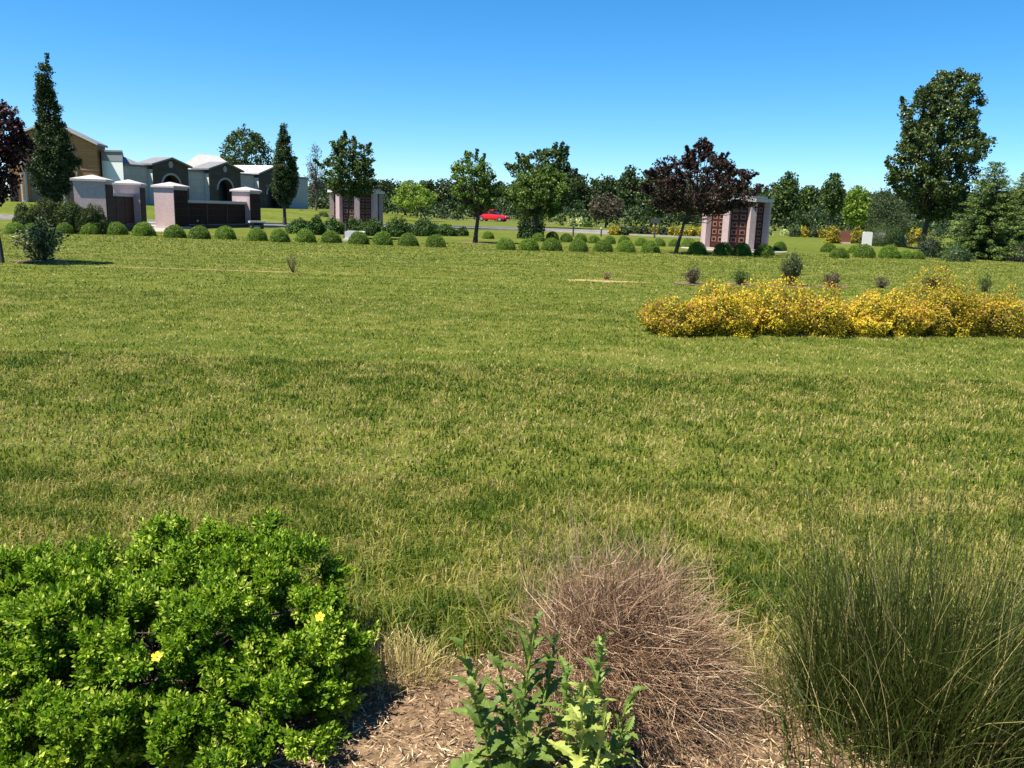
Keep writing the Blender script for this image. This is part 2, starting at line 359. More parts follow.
for (y0, y1, dens, L, Wd, segs) in ((2.3, 4.5, 6000, .046, .0056, 2), (4.5, 8, 2400, .040, .009, 2), (8, 14, 1000, .034, .013, 1), (14, 24, 300, .03, .024, 1), (24, 38, 130, .035, .04, 1)):
    xx, yy = scatter(y0, y1, dens, L, Wd, segs)
    be = bed_edge(xx); d = dry(xx, yy)
    keep = yy > be - .12 * rng.random(len(xx)) ** 2
    for (sy, sx0, sx1, hw, seed) in STRIPS:
        ins = (np.abs(yy - sy) < hw * .8) & (xx > sx0) & (xx < sx1); keep &= ~(ins & (rng.random(len(xx)) < .55))
    keep &= rng.random(len(xx)) < 1.15 - .55 * np.clip((d - .5) * 3, 0, 1)
    xx, yy, d, be = xx[keep], yy[keep], d[keep], be[keep]; n_ = len(xx)
    near = np.clip(1 - (yy - be) / .9, 0, 1) * (lat4(xx * 1.3 + 4, yy * 0 + 2) > .38)         # uncut fringe along the bed
    straw = np.clip(1.2 - (yy - be) / .24, 0, 1) * np.clip(lat3(xx * 2 + 4, yy * 0 + 5) * 3 - .9, 0, 1)
    t = np.clip(.60 - .06 * sstep(6, 11, yy) + (d - .52) * 1.25 + .06 * np.sin(yy * 5.2 + .4 * xx) * (y0 >= 8) + rng.normal(0, .25 if segs == 2 else .20, n_), 0, 1)
    t = np.clip(t - .16 * near + .75 * straw, 0, 1)
    LL = L * (.55 + .9 * rng.random(n_)) * (1 + 1.6 * near) * (1 - .3 * np.clip((d - .5) * 3, 0, 1))
    res = blades(np.column_stack([xx, yy, np.zeros(n_)]), LL, Wd * (.6 + .8 * rng.random(n_)), rng.random(n_) * 1.0 + .25, t, segs)
    if segs == 2:
        V, Ft = res[2]; parts.append((V, res[0][0][1])); tones.append(t); parts.append((V, Ft)); tones.append(t)
    else:
        parts += res[0]; tones.append(t)
tag(np_mesh('grass', parts, M['grass'], tone=np.concatenate(tones)), kind='stuff')

# ------------------------------------------------------------------ trees
def clump_leaves(C, cr, per, leaf, aspect, ctone, flat=1.0, outc=None, bias=.6, upb=.3, jit=.22):
    """leaves spread round clump centres C; returns V, F, tone"""
    n_ = len(C) * per; ci = np.repeat(np.arange(len(C)), per)
    d = rnd(n_) * (rng.random(n_) ** .45)[:, None] * cr[ci][:, None]; d[:, 2] *= flat
    P = C[ci] + d
    out = unit(P - (C.mean(0) if outc is None else outc)) if outc is None or np.ndim(outc) == 1 else unit(P - outc[ci])
    A = unit(rnd(n_) + out * bias + np.array([0, 0, upb * .3]))
    Nn = unit(rnd(n_) * .9 + out * bias * .6 + np.array([0, 0, upb]))
    B = unit(np.cross(A, Nn)); L = leaf * (.6 + .8 * rng.random(n_))
    V, Fc = leaf_quads(P - A * L[:, None] * .5, A, B, L, L * aspect)
    return V, Fc, np.clip(ctone[ci] + rng.normal(0, jit, n_), 0, 1)
def crown_points(rows, n_, y0, ry, inner=.3, jag=.16, seed=0):
    z = np.array([r_[2] for r_ in rows]); xc = np.array([r_[0] for r_ in rows]); rr = np.array([r_[1] for r_ in rows])
    o = np.argsort(z); z, xc, rr = z[o], xc[o], rr[o]
    zs = np.linspace(z[0], z[-1], 200); w = np.interp(zs, z, rr) ** 1.25 + .10 * rr.max() ** 1.25
    zz = np.interp(rng.random(n_) * w.sum(), np.cumsum(w), zs)
    a = rng.random(n_) * 2 * math.pi; rad = np.interp(zz, z, rr)
    la = lattice(100 + seed)
    j = 1 + jag * 2 * (la(a * 1.6 + 3, zz / max(z[-1] - z[0], .1) * 7 + 5) - .5)
    q = rad * j * (inner + (1 - inner) * np.sqrt(rng.random(n_)))
    return np.column_stack([np.interp(zz, z, xc) + q * np.cos(a), y0 + q * np.sin(a) * ry, zz])
TSEED = [0]
def tree(name, label, px, depth, rows, mat, bark, trunk_r=.12, leaf=.13, aspect=.6, clumps=220, per=24, cr=.35, flat=.8, group=None,
         cat='tree', limbs=16, ry=1.0, inner=.3, jag=.16, parts=('trunk', 'crown'), z_low=None, upb=.3, bend=None, jit=.2, ctone=(.28, .72), shoots=0):
    """rows: picture rows (y, x_left, x_right) of the crown, turned into a solid crown of real size"""
    TSEED[0] += 1
    b0 = base_at(px, depth); wr = []
    for (y, xl, xr) in rows:
        p, q = atd(xl, y, depth), atd(xr, y, depth); half = abs(q[0] - p[0]) / 2
        wr.append(((p[0] + q[0]) / 2, max(half - cr * .55, half * .35), (p[2] + q[2]) / 2))
    zs = [w[2] for w in wr]; ztop, zlo = max(zs), min(zs)
    C = crown_points(wr, clumps, depth, ry, inner, jag, TSEED[0])
    if shoots:
        mid_ = np.array([np.mean([w[0] for w in wr]), depth, zlo + .35 * (ztop - zlo)]); o_ = unit((C - mid_) + np.array([0, 0, .25 * (ztop - zlo)]))
        pick = rng.choice(clumps, shoots, replace=True); st = rng.uniform(.25, .75, shoots)[:, None] * cr
        far_ = C[pick] + o_[pick] * 0
        C = np.concatenate([C] + [far_ + o_[pick] * st * k_ for k_ in (1, 1.9, 2.7)]); clumps = len(C)
    e = empty(name, b0, label, cat, group)
    zc = (C[:, 2] - zlo) / max(ztop - zlo, .1)
    ct = rng.uniform(ctone[0], ctone[1], clumps)
    axis_pts = np.column_stack([np.interp(C[:, 2], *zip(*sorted([(w[2], w[0]) for w in wr]))), np.full(clumps, depth), C[:, 2] - cr])
    crr = cr * rng.uniform(.55, 1.2, clumps)
    if shoots: crr[-3 * shoots:] *= .45
    V, Fc, t = clump_leaves(C, crr, per, leaf, aspect, ct, flat, axis_pts, upb=upb, jit=jit)
    np_mesh(parts[1], [(V, Fc)], M[mat], e, b0, t)
    # trunk: leans from the base into the crown's axis
    zt = zlo + .78 * (ztop - zlo); tz = np.linspace(b0[2] - .05, zt, 9)
    srt = sorted([(w[2], w[0]) for w in wr]); sx = [s[1] for s in srt]; sz = [s[0] for s in srt]
    fr = np.clip((tz - b0[2]) / max(zlo + .25 * (ztop - zlo) - b0[2], .1), 0, 1)
    tx = b0[0] * (1 - fr) + np.interp(tz, sz, sx) * fr
    T = np.column_stack([tx + rng.normal(0, trunk_r * .15, 9), depth + rng.normal(0, trunk_r * .15, 9), tz])
    tr = trunk_r * np.linspace(1, .22, 9); tr[0] *= 1.25
    lines = [(T, tr)]
    for k in rng.choice(clumps, min(limbs, clumps), replace=False):
        tgt = C[k]; zs0 = max(b0[2] + .25 * (zlo - b0[2]) * 0 + min(zlo, tgt[2] - .25 * (tgt[2] - b0[2])) - .1, b0[2] + .35 * (zlo - b0[2]))
        zs0 = min(zs0 + rng.random() * .3 * max(tgt[2] - zs0, 0), zt * .98)
        s = np.array([np.interp(zs0, tz, T[:, 0]), depth, zs0]); rr = np.interp(zs0, tz, tr) * .55
        mid = s * .45 + tgt * .55 + np.array([0, 0, -.08 * np.linalg.norm(tgt - s)]) + rng.normal(0, .04, 3) * np.linalg.norm(tgt - s)
        lines.append((np.array([s, s * .7 + mid * .3, mid, tgt]), rr * np.array([1, .75, .5, .15])))
    V, Fc = tubes(lines, 7)
    np_mesh(parts[0], [(V, Fc)], M[bark], e, b0, smooth=True)
    return e

tree('red_maple', 'dark red maple cut off by the left edge of the photo', -2, 18.8,
     [(104, -14, 8), (114, -24, 20), (130, -38, 28), (150, -44, 31), (165, -42, 30), (178, -38, 22), (190, -30, 20), (200, -22, 6)],
     'redmaple', 'bark', .045, .085, .8, 170, 40, .20, limbs=14)
tree('columnar_tree', 'tall narrow dark tree with a bent split tip before the brick chapel', 55, 58,
     [(64, 38, 50), (74, 37, 53), (87, 36, 56), (102, 37, 58), (118, 38, 64), (134, 34, 70), (149, 31, 76), (165, 30, 77), (180, 30, 75), (194, 38, 68), (200, 46, 62)],
     'column', 'bark', .17, .12, .65, 760, 48, .33, limbs=20, jag=.34, shoots=60)
tree('columnar_tree', 'narrow dark flame-shaped tree on a thin trunk at the end of the pale mausoleum', 284.5, 61,
     [(125, 281, 286), (133, 279, 288), (142, 277, 290), (153, 274, 293), (164, 272, 297), (174, 270, 299.5), (185, 269.5, 298.5), (196, 272, 295), (204, 278, 290)],
     'column', 'bark', .13, .11, .65, 520, 48, .27, limbs=12, jag=.26, shoots=30)
tree('broad_tree', 'round green tree rising behind the mausoleum roofs', 246, 122,
     [(126, 241, 252), (133, 232, 260), (143, 223, 271), (152, 219, 273), (162, 219, 273), (175, 222, 268), (190, 230, 260)],
     'dark', 'bark', .3, .32, .65, 250, 32, .85, limbs=20, jag=.12)
tree('bare_tree', 'thin greyish half-bare tree between the flame-shaped tree and the leafy tree', 316, 96,
     [(143, 313, 319), (155, 308, 323), (168, 304, 326), (182, 304, 329), (196, 308, 328)],
     'grey', 'barkpale', .10, .17, .5, 130, 12, .55, limbs=100)
tree('leafy_tree', 'dark green tree with an upright oval crown before the left niche pavilion', 344.5, 39.6,
     [(137, 336, 346), (145, 331, 370), (154, 328, 373), (165, 325, 374), (175, 323, 376), (184, 325, 376), (191, 332, 371), (196, 342, 364)],
     'dark', 'bark', .065, .10, .7, 220, 48, .22, limbs=30, jag=.3, jit=.26, shoots=24)
tree('young_tree', 'small round yellow-green tree standing alone before the far wood', 427.5, 98,
     [(183, 402, 416), (190, 393, 432), (197, 391, 443), (205, 393, 441), (211, 405, 432)],
     'bright', 'bark', .10, .26, .7, 130, 22, .6, limbs=10, jag=.25)
tree('young_tree', 'loose green young tree on a mulch ring left of the red car', 476, 39,
     [(150, 466, 471), (158, 462, 484), (168, 449, 494), (179, 445, 497), (192, 448, 500), (204, 453, 498), (212, 468, 490)],
     'mid', 'bark', .11, .11, .65, 165, 42, .21, limbs=60, jag=.3, jit=.28, shoots=26)
tree('crab_apple', 'bushy mid green tree in front of a darker taller one right of the red car', 537, 45,
     [(166, 540, 557), (175, 521, 566), (184, 506, 568), (194, 504, 570), (205, 510, 566), (216, 520, 551)],
     'mid', 'bark', .12, .115, .65, 230, 46, .25, limbs=50, jag=.3, jit=.28, shoots=24)
tree('large_tree', 'tall dark windswept tree leaning right, behind the bushy mid green tree', 540, 82,
     [(148, 561, 573), (152, 536, 572), (160, 506, 574), (167, 500, 568), (177, 503, 578), (187, 503, 580), (200, 508, 578), (212, 515, 570)],
     'dark', 'bark', .28, .28, .7, 260, 28, .52, limbs=30, jag=.34, shoots=30)
tree('purple_crab_apple', 'wide purple-leaved tree with a forked trunk left of the right niche pavilion', 678.4, 34.3,
     [(141, 701, 705), (149, 692, 716), (157, 668, 722), (164, 660, 742), (173, 645, 748), (184, 640, 755), (194, 640, 757), (204, 645, 754), (212, 660, 722)],
     'purple', 'bark', .075, .105, .6, 480, 40, .19, limbs=110, jag=.4, shoots=70)
tree('shade_maple', 'tallest tree, a dark green oval maple near the right edge', 925, 51,
     [(72, 938, 974), (78, 931, 976), (88, 919, 978), (97, 911, 981), (112, 908, 979), (128, 903, 980), (144, 897, 986), (159, 889, 982), (175, 888, 980), (191, 894, 975), (206, 906, 970), (219, 916, 946)],
     'maple', 'bark', .17, .135, .8, 850, 54, .34, limbs=60, jag=.28, jit=.26, shoots=60)
tree('slender_tree', 'slim dark young tree beside the yellow shrubs and the red headstone', 829, 69,
     [(173, 831, 841), (184, 823, 845), (197, 821, 846), (209, 823, 843), (214, 827, 838)],
     'dark', 'bark', .08, .18, .7, 140, 24, .38, limbs=10, jag=.25)
tree('young_tree', 'light yellow-green tree just right of the slim dark young tree', 849, 80,
     [(186, 850, 865), (197, 845, 869), (212, 841, 870), (224, 844, 866)],
     'bright', 'bark', .09, .22, .7, 150, 24, .55, limbs=10, jag=.25)
tree('broad_tree', 'larger of two dark round trees right of the right niche pavilion', 786, 108,
     [(174, 785, 797), (187, 773, 800), (203, 768, 801), (220, 770, 800)], 'dark', 'bark', .2, .32, .7, 170, 28, .85, limbs=8, jag=.22)
tree('broad_tree', 'smaller of two dark round trees right of the right niche pavilion', 809, 112,
     [(186, 804, 814), (198, 799, 819), (213, 798, 820), (224, 800, 818)], 'dark', 'bark', .16, .32, .7, 120, 26, .8, limbs=8, jag=.22)
tree('willow', 'wide grey-green weeping tree left of the tallest maple', 886, 88,
     [(190, 878, 892), (200, 868, 903), (214, 862, 912), (228, 862, 914), (236, 866, 910)], 'olive', 'bark', .2, .24, .35, 260, 28, .7, limbs=8, jag=.25, flat=1.2)
tree('broad_tree', 'dark tree with a pointed crown in the far treeline left of the purple tree', 631, 112,
     [(169, 625, 637), (178, 619, 641), (192, 615, 645), (208, 617, 645)], 'farwood', 'bark', .2, .34, .7, 150, 26, .9, limbs=6, jag=.25)
tree('broad_tree', 'rounded dark tree in the far treeline above the two road posts', 607, 116,
     [(178, 600, 614), (188, 594, 618), (200, 592, 620), (212, 594, 618)], 'farwood', 'bark', .2, .34, .7, 140, 26, .9, limbs=6, jag=.25)
tree('broad_tree', 'dark tree just behind the left side of the purple crown', 652, 104,
     [(173, 643, 660), (182, 638, 668), (196, 636, 670), (212, 638, 668)], 'farwood', 'bark', .2, .34, .7, 150, 26, .85, limbs=6, jag=.25)
tree('broad_tree', 'brownish low tree behind the yellow-green shrub row left of the purple tree', 606, 92,
     [(196, 596, 618), (206, 588, 626), (217, 586, 628)], 'heather', 'bark', .12, .24, .6, 120, 22, .6, limbs=10, jag=.3)
tree('broad_tree', 'olive rounded tree behind the red headstone and yellow shrubs', 868, 97,
     [(196, 856, 876), (208, 850, 884), (222, 850, 884)], 'olive', 'bark', .14, .25, .6, 140, 24, .7, limbs=8, jag=.25)

def conifer(label, px, depth, ytop, ybot, halfpx, seed):
    b0 = base_at(px, depth); top = atd(px + 3, ytop, depth)[2]; R = halfpx * depth / FPX; Hh = top
    e = empty('spruce', b0, label, 'tree'); C, cr, ax, lines = [], [], [], []
    T = np.array([[b0[0], depth, z] for z in np.linspace(-.05, Hh * .97, 8)]); lines.append((T, .09 * np.linspace(1, .12, 8)))
    k = 0
    for z in np.linspace(.12, Hh * .98, 26):
        f = 1 - z / Hh; rr = R * (f ** .62) * rng.uniform(.78, 1.12); nb = max(4, int(13 * f + 3))
        for j in range(nb):
            a = 2 * math.pi * (j / nb) + k * .7 + rng.normal(0, .15); r1 = rr * rng.uniform(.72, 1.12) + .06
            tip = np.array([b0[0] + r1 * math.cos(a), depth + r1 * math.sin(a), z - .10 * r1 + .05 * r1 * rng.normal()])
            s = np.array([b0[0], depth, z]); lines.append((np.array([s, (s + tip) / 2 + [0, 0, -.04], tip]), .014 * np.array([1, .7, .3])))
            m_ = max(2, int(r1 / .13))
            for t in np.linspace(.3, 1, m_):
                C.append(s + (tip - s) * t + np.array([0, 0, -.06 * math.sin(t * 3.1)])); cr.append(.24 * (1.15 - .35 * t)); ax.append(s)
        k += 1
    C = np.array(C); cr = np.array(cr); ax = np.array(ax)
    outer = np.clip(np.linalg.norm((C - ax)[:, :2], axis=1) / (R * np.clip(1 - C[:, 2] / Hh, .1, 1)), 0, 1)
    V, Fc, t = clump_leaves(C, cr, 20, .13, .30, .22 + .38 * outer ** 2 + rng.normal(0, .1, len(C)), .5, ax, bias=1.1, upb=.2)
    np_mesh('needles', [(V, Fc)], M['spruce'], e, b0, t); V, Fc = tubes(lines, 5); np_mesh('trunk', [(V, Fc)], M['bark'], e, b0)
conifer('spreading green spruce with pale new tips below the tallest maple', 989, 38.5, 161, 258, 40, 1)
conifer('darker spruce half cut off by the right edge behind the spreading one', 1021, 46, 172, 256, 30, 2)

# far wood closing the view: three kinds, copied
def proto(h, w, mat, seed, label, leaf=.5):
    TSEED[0] += 1
    e = empty('wood_tree', (0, 0, 0), label, 'tree', 'trees of the far wood')
    rows = [(0, w * .35, h), (0, w * .75, h * .86), (.1, w, h * .62), (-.1, w * .95, h * .38), (0, w * .6, h * .16)]
    C = crown_points(rows, 90, 0, 1, .35, .25, TSEED[0]); ax = C * [0, 0, 1]
    V, Fc, t = clump_leaves(C, .95 * rng.uniform(.6, 1.2, 90), 26, leaf, .7, rng.uniform(.25, .7, 90), .85, ax)
    np_mesh('crown', [(V, Fc)], M[mat], e, (0, 0, 0), t)
    V, Fc = tubes([(np.array([(0, 0, -.1), (.05, 0, h * .4), (0, .05, h * .8)]), [.22, .16, .05])], 6); np_mesh('trunk', [(V, Fc)], M['bark'], e)
    return e
LW = 'dark green tree in the far wood that closes the view behind the lawn'
protos = [proto(8.5, 3.0, 'farwood', 1, LW), proto(7.0, 3.4, 'farmid', 2, LW), proto(9.5, 2.6, 'farwood', 3, LW)]
used = [False] * 3
def wood(px, depth, ytop, k):
    b0 = base_at(px, depth); hh = atd(px, ytop, depth)[2] - b0[2]; s = hh / (8.5, 7.0, 9.5)[k]
    s = max(s, .45)
    if not used[k]:
        used[k] = True; o = protos[k]; o.location = tuple(b0); o.rotation_euler = (0, 0, rng.random() * 6.28); o.scale = (s * 1.1, s * 1.1, s)
    else: copy_tree(protos[k], b0, rng.random() * 6.28, (s * rng.uniform(.95, 1.3), s * rng.uniform(.95, 1.3), s))
tops = [(190, 196), (230, 198), (300, 188), (318, 184), (334, 181), (352, 183), (374, 180), (390, 182), (404, 184), (418, 181), (432, 182), (447, 180), (462, 183), (480, 184), (498, 182), (515, 181), (533, 178), (552, 180), (566, 170), (580, 176), (594, 181), (618, 179), (645, 180), (662, 178), (680, 182),
        (700, 184), (720, 183), (742, 186), (758, 188), (772, 184), (800, 187), (815, 189), (838, 192), (858, 190), (880, 192), (902, 194), (925, 196), (948, 195), (970, 194), (995, 192), (1018, 190), (1045, 192), (1075, 190), (-30, 190)]
for i, (px, yt) in enumerate(tops):
    wood(px + rng.normal(0, 2), 132 + 14 * rng.random() + (i % 3) * 9, yt + rng.normal(0, 1.0), i % 3)
for px in np.arange(205, 1060, 15):
    wood(px + rng.normal(0, 3), 165 + 25 * rng.random(), np.interp(px, [205, 330, 480, 620, 760, 900, 1060], [194, 184, 184, 185, 189, 196, 197]) + rng.normal(0, 1.5), int(rng.integers(3)))
# low growth along the wood's edge, one mass
C = []
for px in np.arange(285, 1060, 2.6):
    for q in range(2):
        dpt = rng.uniform(116, 134) if px < 560 else rng.uniform(96, 125); b0 = base_at(px + rng.normal(0, 2), dpt); C.append([b0[0], dpt, b0[2] + rng.uniform(.3, 2.6) * (1 if px < 900 else .8)])
C = np.array(C); V, Fc, t = clump_leaves(C, rng.uniform(.7, 1.4, len(C)), 34, .36, .65, rng.uniform(.0, .5, len(C)), .8, C + [0, .6, -1.0])
tag(np_mesh('undergrowth', [(V, Fc)], M['farwood'], tone=t), kind='stuff')

# ------------------------------------------------------------------ shrubs
def blob_mesh(name, c, rx, ry, rz, mat, leaf, n_leaf, aspect=.55, lump=.12, seed=0, core=.80, under=0.0, origin=None, parent=None, flat_bottom=True, tone_fn=None, jit=.2):
    """dense shrub: leaves over a lumpy dome, thinning towards a hidden twig core"""
    la = lattice(300 + seed)
    d = rnd(n_leaf); d[:, 2] = np.abs(d[:, 2]) * 1.02 - .02 if flat_bottom else d[:, 2]
    az = np.arctan2(d[:, 1], d[:, 0]); el = d[:, 2]
    lumps = 1 + lump * 2 * (la(az * 1.9 + 20, el * 3.3 + 4) - .5) + lump * (la(az * 5 + 9, el * 8 + 2) - .5)
    depth = 1 - .30 * rng.random(n_leaf) ** 1.8
    P = np.asarray(c) + d * np.array([rx, ry, rz]) * (lumps * depth)[:, None]
    if under: P[:, :2] = np.asarray(c)[:2] + (P[:, :2] - np.asarray(c)[:2]) * (1 - under * (1 - sstep(0, .55, el)))[:, None]
    P[:, 2] = np.maximum(P[:, 2], .02)
    A = unit(rnd(n_leaf) + d * .55); B = unit(np.cross(A, unit(rnd(n_leaf) + d * .9 + [0, 0, .3])))
    L = leaf * (.6 + .8 * rng.random(n_leaf)); V, Fc = leaf_quads(P - A * L[:, None] * .4, A, B, L, L * aspect)
    t = np.clip(.42 + .28 * (la(az * 3 + 5, el * 5 + 1) - .5) + rng.normal(0, jit, n_leaf), 0, 1)
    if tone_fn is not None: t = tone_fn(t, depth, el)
    parts = [(V, Fc)]
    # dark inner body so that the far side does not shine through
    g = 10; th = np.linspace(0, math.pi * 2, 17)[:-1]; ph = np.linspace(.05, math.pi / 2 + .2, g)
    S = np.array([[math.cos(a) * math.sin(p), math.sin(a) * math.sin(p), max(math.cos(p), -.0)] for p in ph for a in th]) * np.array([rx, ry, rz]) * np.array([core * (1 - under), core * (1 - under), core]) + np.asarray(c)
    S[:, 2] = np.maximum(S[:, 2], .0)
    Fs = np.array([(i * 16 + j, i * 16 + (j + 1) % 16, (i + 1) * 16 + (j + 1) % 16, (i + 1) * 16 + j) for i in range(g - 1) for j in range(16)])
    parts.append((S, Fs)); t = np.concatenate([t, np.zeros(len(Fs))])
    return np_mesh(name, parts, M[mat], parent, origin if origin is not None else (0, 0, 0), t)

box_protos = [blob_mesh('boxwood_ball', (0, 0, .02), .40, .40, .47, 'box', .034, 6500, seed=k, lump=.05) for k in range(4)]
bused = [False] * 4
def ball(px, pyb, wpx, label, group):
    p = at(px, pyb); k = int(rng.integers(4)); s = wpx / 2 / FPX * (p[1] * 1.02) / .40
    if not bused[k]: o = box_protos[k]; bused[k] = True
    else: o = box_protos[k].copy(); COL.objects.link(o)
    o.location = (p[0], p[1] + .36 * s, 0); o.rotation_euler = (0, 0, rng.random() * 6.28); o.scale = (s, s, s * rng.uniform(.90, 1.06))
    tag(o, label, 'shrub', group)
G1 = 'clipped boxwood balls in the front row'
for px, py, w, lb in [
    (10.6, 234, 19.5, 'leftmost ball of the front row, below the left end of the long dark hedge'),
    (27, 234.3, 18, 'second ball of the front row from the left, just left of the pale-leaved shrub'),
    (61, 234, 17, 'clipped ball half hidden behind the pale-leaved shrub'),
    (87, 234.5, 19.5, 'clipped ball before the right half of the long dark hedge'),
    (113, 235, 20, 'clipped ball below the largest pink pillar, at the right tip of the dark hedge'),
    (139.5, 236, 21.5, 'clipped ball left of the concrete path between the two pink columbarium walls'),
    (171, 238, 21.5, 'clipped ball at the foot of the pink pillar right of the concrete path'),
    (196, 239, 21.5, 'clipped ball before the left part of the dark granite wall'),
    (222, 239.5, 20.5, 'clipped ball before the middle of the dark granite wall'),
    (254.6, 241, 19.5, 'clipped ball just right of the end of the dark granite wall'),
    (277, 242.3, 20, 'clipped ball below the flame-shaped tree'),
    (303, 242.6, 20.5, 'clipped ball left of the leafy tree, second one from its trunk'),
    (329, 243, 21, 'clipped ball directly left of the trunk of the leafy tree'),
    (357, 244.5, 20.5, 'clipped ball in front of the white marker stone'),
    (381, 245.3, 20.5, 'clipped ball directly right of the white marker stone'),
    (406.5, 246, 21, 'clipped ball second to the right of the white marker stone'),
    (434.4, 247.3, 20.5, 'clipped ball standing alone midway between the marker stone and the mulch-ring tree'),
    (505.5, 250, 19.5, 'first front-row ball right of the mulch-ring tree'),
    (529, 250.6, 20, 'second front-row ball right of the mulch-ring tree'),
    (552, 251, 21, 'front-row ball directly right of the bushy tree trunk'),
    (579, 252, 19.5, 'front-row ball below the left road post'),
    (603.7, 252, 20, 'front-row ball below the right road post'),
    (627, 252.5, 19, 'front-row ball one right of the road posts'),
    (651.6, 252.8, 19, 'front-row ball in the shade left of the purple tree trunk'),
    (699, 254.8, 19, 'shaded front-row ball left of the right niche pavilion'),
    (725, 255.5, 20, 'shaded front-row ball before the middle of the right niche pavilion'),
    (744, 255.7, 19, 'front-row ball before the right part of the right niche pavilion'),
    (766.5, 256, 20, 'sunlit front-row ball at the right corner of the right niche pavilion'),
    (842, 258.3, 18.5, 'front-row ball left of the white headstone'),
    (868, 258, 21, 'wide front-row ball below the white headstone'),
    (893, 258.6, 20.5, 'front-row ball right of the white headstone'),
    (908.5, 259, 14, 'small front-row ball squeezed left of the loose olive shrub'),
    (920, 259.3, 14, 'small front-row ball touching the loose olive shrub'),
]: ball(px, py, w, lb, G1)
G2 = 'clipped boxwood balls in the rear row'
for px, py, w, lb in [
    (488, 239, 12, 'small lone rear ball just right of the mulch-ring tree trunk'),
    (538, 241.5, 13, 'dark rear ball at the foot of the bushy tree'),
    (552.5, 240.5, 13.5, 'rear-row ball peeping over the front ball right of the bushy tree'),
    (566.7, 242.3, 13.5, 'rear-row ball left of the left road post'),
    (581, 242.5, 13.5, 'rear-row ball right of the left road post'),
    (594.4, 243.3, 13.5, 'rear-row ball left of the right road post'),
    (610, 244, 12.5, 'rear-row ball right of the right road post'),
    (625, 244.2, 13, 'rear-row ball below the left end of the yellow-green shrub row'),
    (642, 246, 13.5, 'rear-row ball second to the left of the purple tree trunk'),
    (660, 246.3, 13, 'rear-row ball nearest to the left of the purple tree trunk'),
    (675, 246.6, 12, 'rear-row ball hidden partly by the purple tree trunk'),
    (690, 247.5, 15, 'dark rear-row ball right of the purple tree trunk'),
    (781.5, 250.3, 13.5, 'lone rear ball right of the right niche pavilion'),
    (831, 252.5, 15, 'rear ball below the left yellow shrub beside the red headstone'),
    (856, 253.5, 13, 'rear ball between the red and the white headstone'),
]: ball(px, py, w, lb, G2)

def shrub(name, label, px, pyb, wpx, hpx, mat, leaf=.06, n_leaf=2200, group=None, lump=.2, aspect=.5, cat='shrub', ryf=.8, jit=.2):
    p = at(px, pyb); sc = p[1] * 1.02 / FPX; rx, rz = wpx / 2 * sc, hpx * sc; ry = rx * ryf
    c = (p[0], p[1] + ry * .9, 0); TSEED[0] += 1
    o = blob_mesh(name, c, rx, ry, rz, mat, leaf, n_leaf, aspect, lump, TSEED[0], origin=c, jit=jit); o.location = c
    return tag(o, label, cat, group)
GH = 'dark spreading shrubs of the left hedge'
for px, pyb, w, h, lb in [(22, 232.5, 32, 25, 'left end shrub of the long dark hedge below the chapel'), (41, 233, 36, 30, 'dark hedge shrub behind the pale-leaved shrub'),
                          (64, 233.6, 36, 31, 'dark hedge shrub directly left of the largest pink pillar'), (86, 234.3, 36, 27, 'right end shrub of the dark hedge before the largest pink pillar')]:
    shrub('juniper_shrub', lb, px, pyb, w, h, 'hedge', .07, 11000, GH, .16, .4)
GB = 'dark leafy shrubs in the bed behind the balls'
for px, pyb, w, h, lb in [(297, 234, 24, 14.5, 'left end shrub of the dark bed behind the balls'), (314, 235, 17, 17, 'upright bed shrub right of the bed\'s left end shrub'),
                          (331, 234.3, 24, 15, 'wide bed shrub behind the ball left of the leafy tree trunk'), (353, 233.5, 20, 14, 'bed shrub directly behind the white marker stone'),
                          (372, 236, 26, 16, 'bed shrub below the right side of the left niche pavilion'), (395, 237, 23, 18, 'tallest bed shrub right of the left niche pavilion'),
                          (409, 233, 10, 8, 'smallest bed shrub in the gap of the dark bed'), (424, 236.4, 26, 16, 'round bed shrub with small pale flowers right of the gap'),
                          (446, 236, 20, 10, 'low bed shrub left of the bed\'s right end shrub'), (462, 236, 12, 8, 'right end shrub of the dark bed near the mulch-ring tree'),
                          (302, 219, 12, 8, 'small dark shrub on the grass behind the bed, left one of two'), (322, 221, 12, 8, 'small dark shrub on the grass behind the bed, right one of two')]:
    shrub('bed_shrub', lb, px, pyb, w, h, 'shrub', .10, 2600, GB, .22, .55)
shrub('evergreen_shrub', 'tall dark leafy shrub at the foot of the bushy tree beside the road', 531, 239, 27, 31, 'dark', .13, 2600, None, .25, .5)
shrub('olive_shrub', 'loose olive shrub at the right end of the ball row below the tallest maple', 935, 258, 26, 22, 'olive', .08, 2400, None, .3, .4)
shrub('evergreen_shrub', 'low dark shrub skirting the left foot of the spruce', 962, 262, 30, 18, 'spruce', .08, 2400, None, .3, .3)
shrub('heather_shrub', 'brown-purple low shrub at the right edge below the spruces', 1020, 262, 22, 14, 'heather', .07, 1500, None, .3, .3)
shrub('mound_shrub', 'wide low dark shrub behind the balls right of the white headstone', 893, 247, 50, 24, 'hedge', .10, 4000, None, .2, .35)
shrub('yellow_shrub', 'bright yellow shrub left of the red headstone', 834, 243.5, 15, 14, 'gold', .12, 1300, None, .3)
shrub('yellow_shrub', 'bright yellow shrub right of the red headstone', 857, 243.5, 16, 13, 'gold', .12, 1300, None, .3)
shrub('yellow_shrub', 'yellow-green shrub under the tallest maple', 917, 244, 20, 13, 'gold', .14, 1200, None, .3)
shrub('white_shrub', 'white-flowering shrub on the far grass right of the right niche pavilion', 785.5, 235.5, 9, 6, 'white', .15, 500, None, .2)
shrub('white_shrub', 'small pale yellow shrub close to the right corner of the right niche pavilion', 769, 235.5, 8, 8, 'white', .15, 500, None, .2)
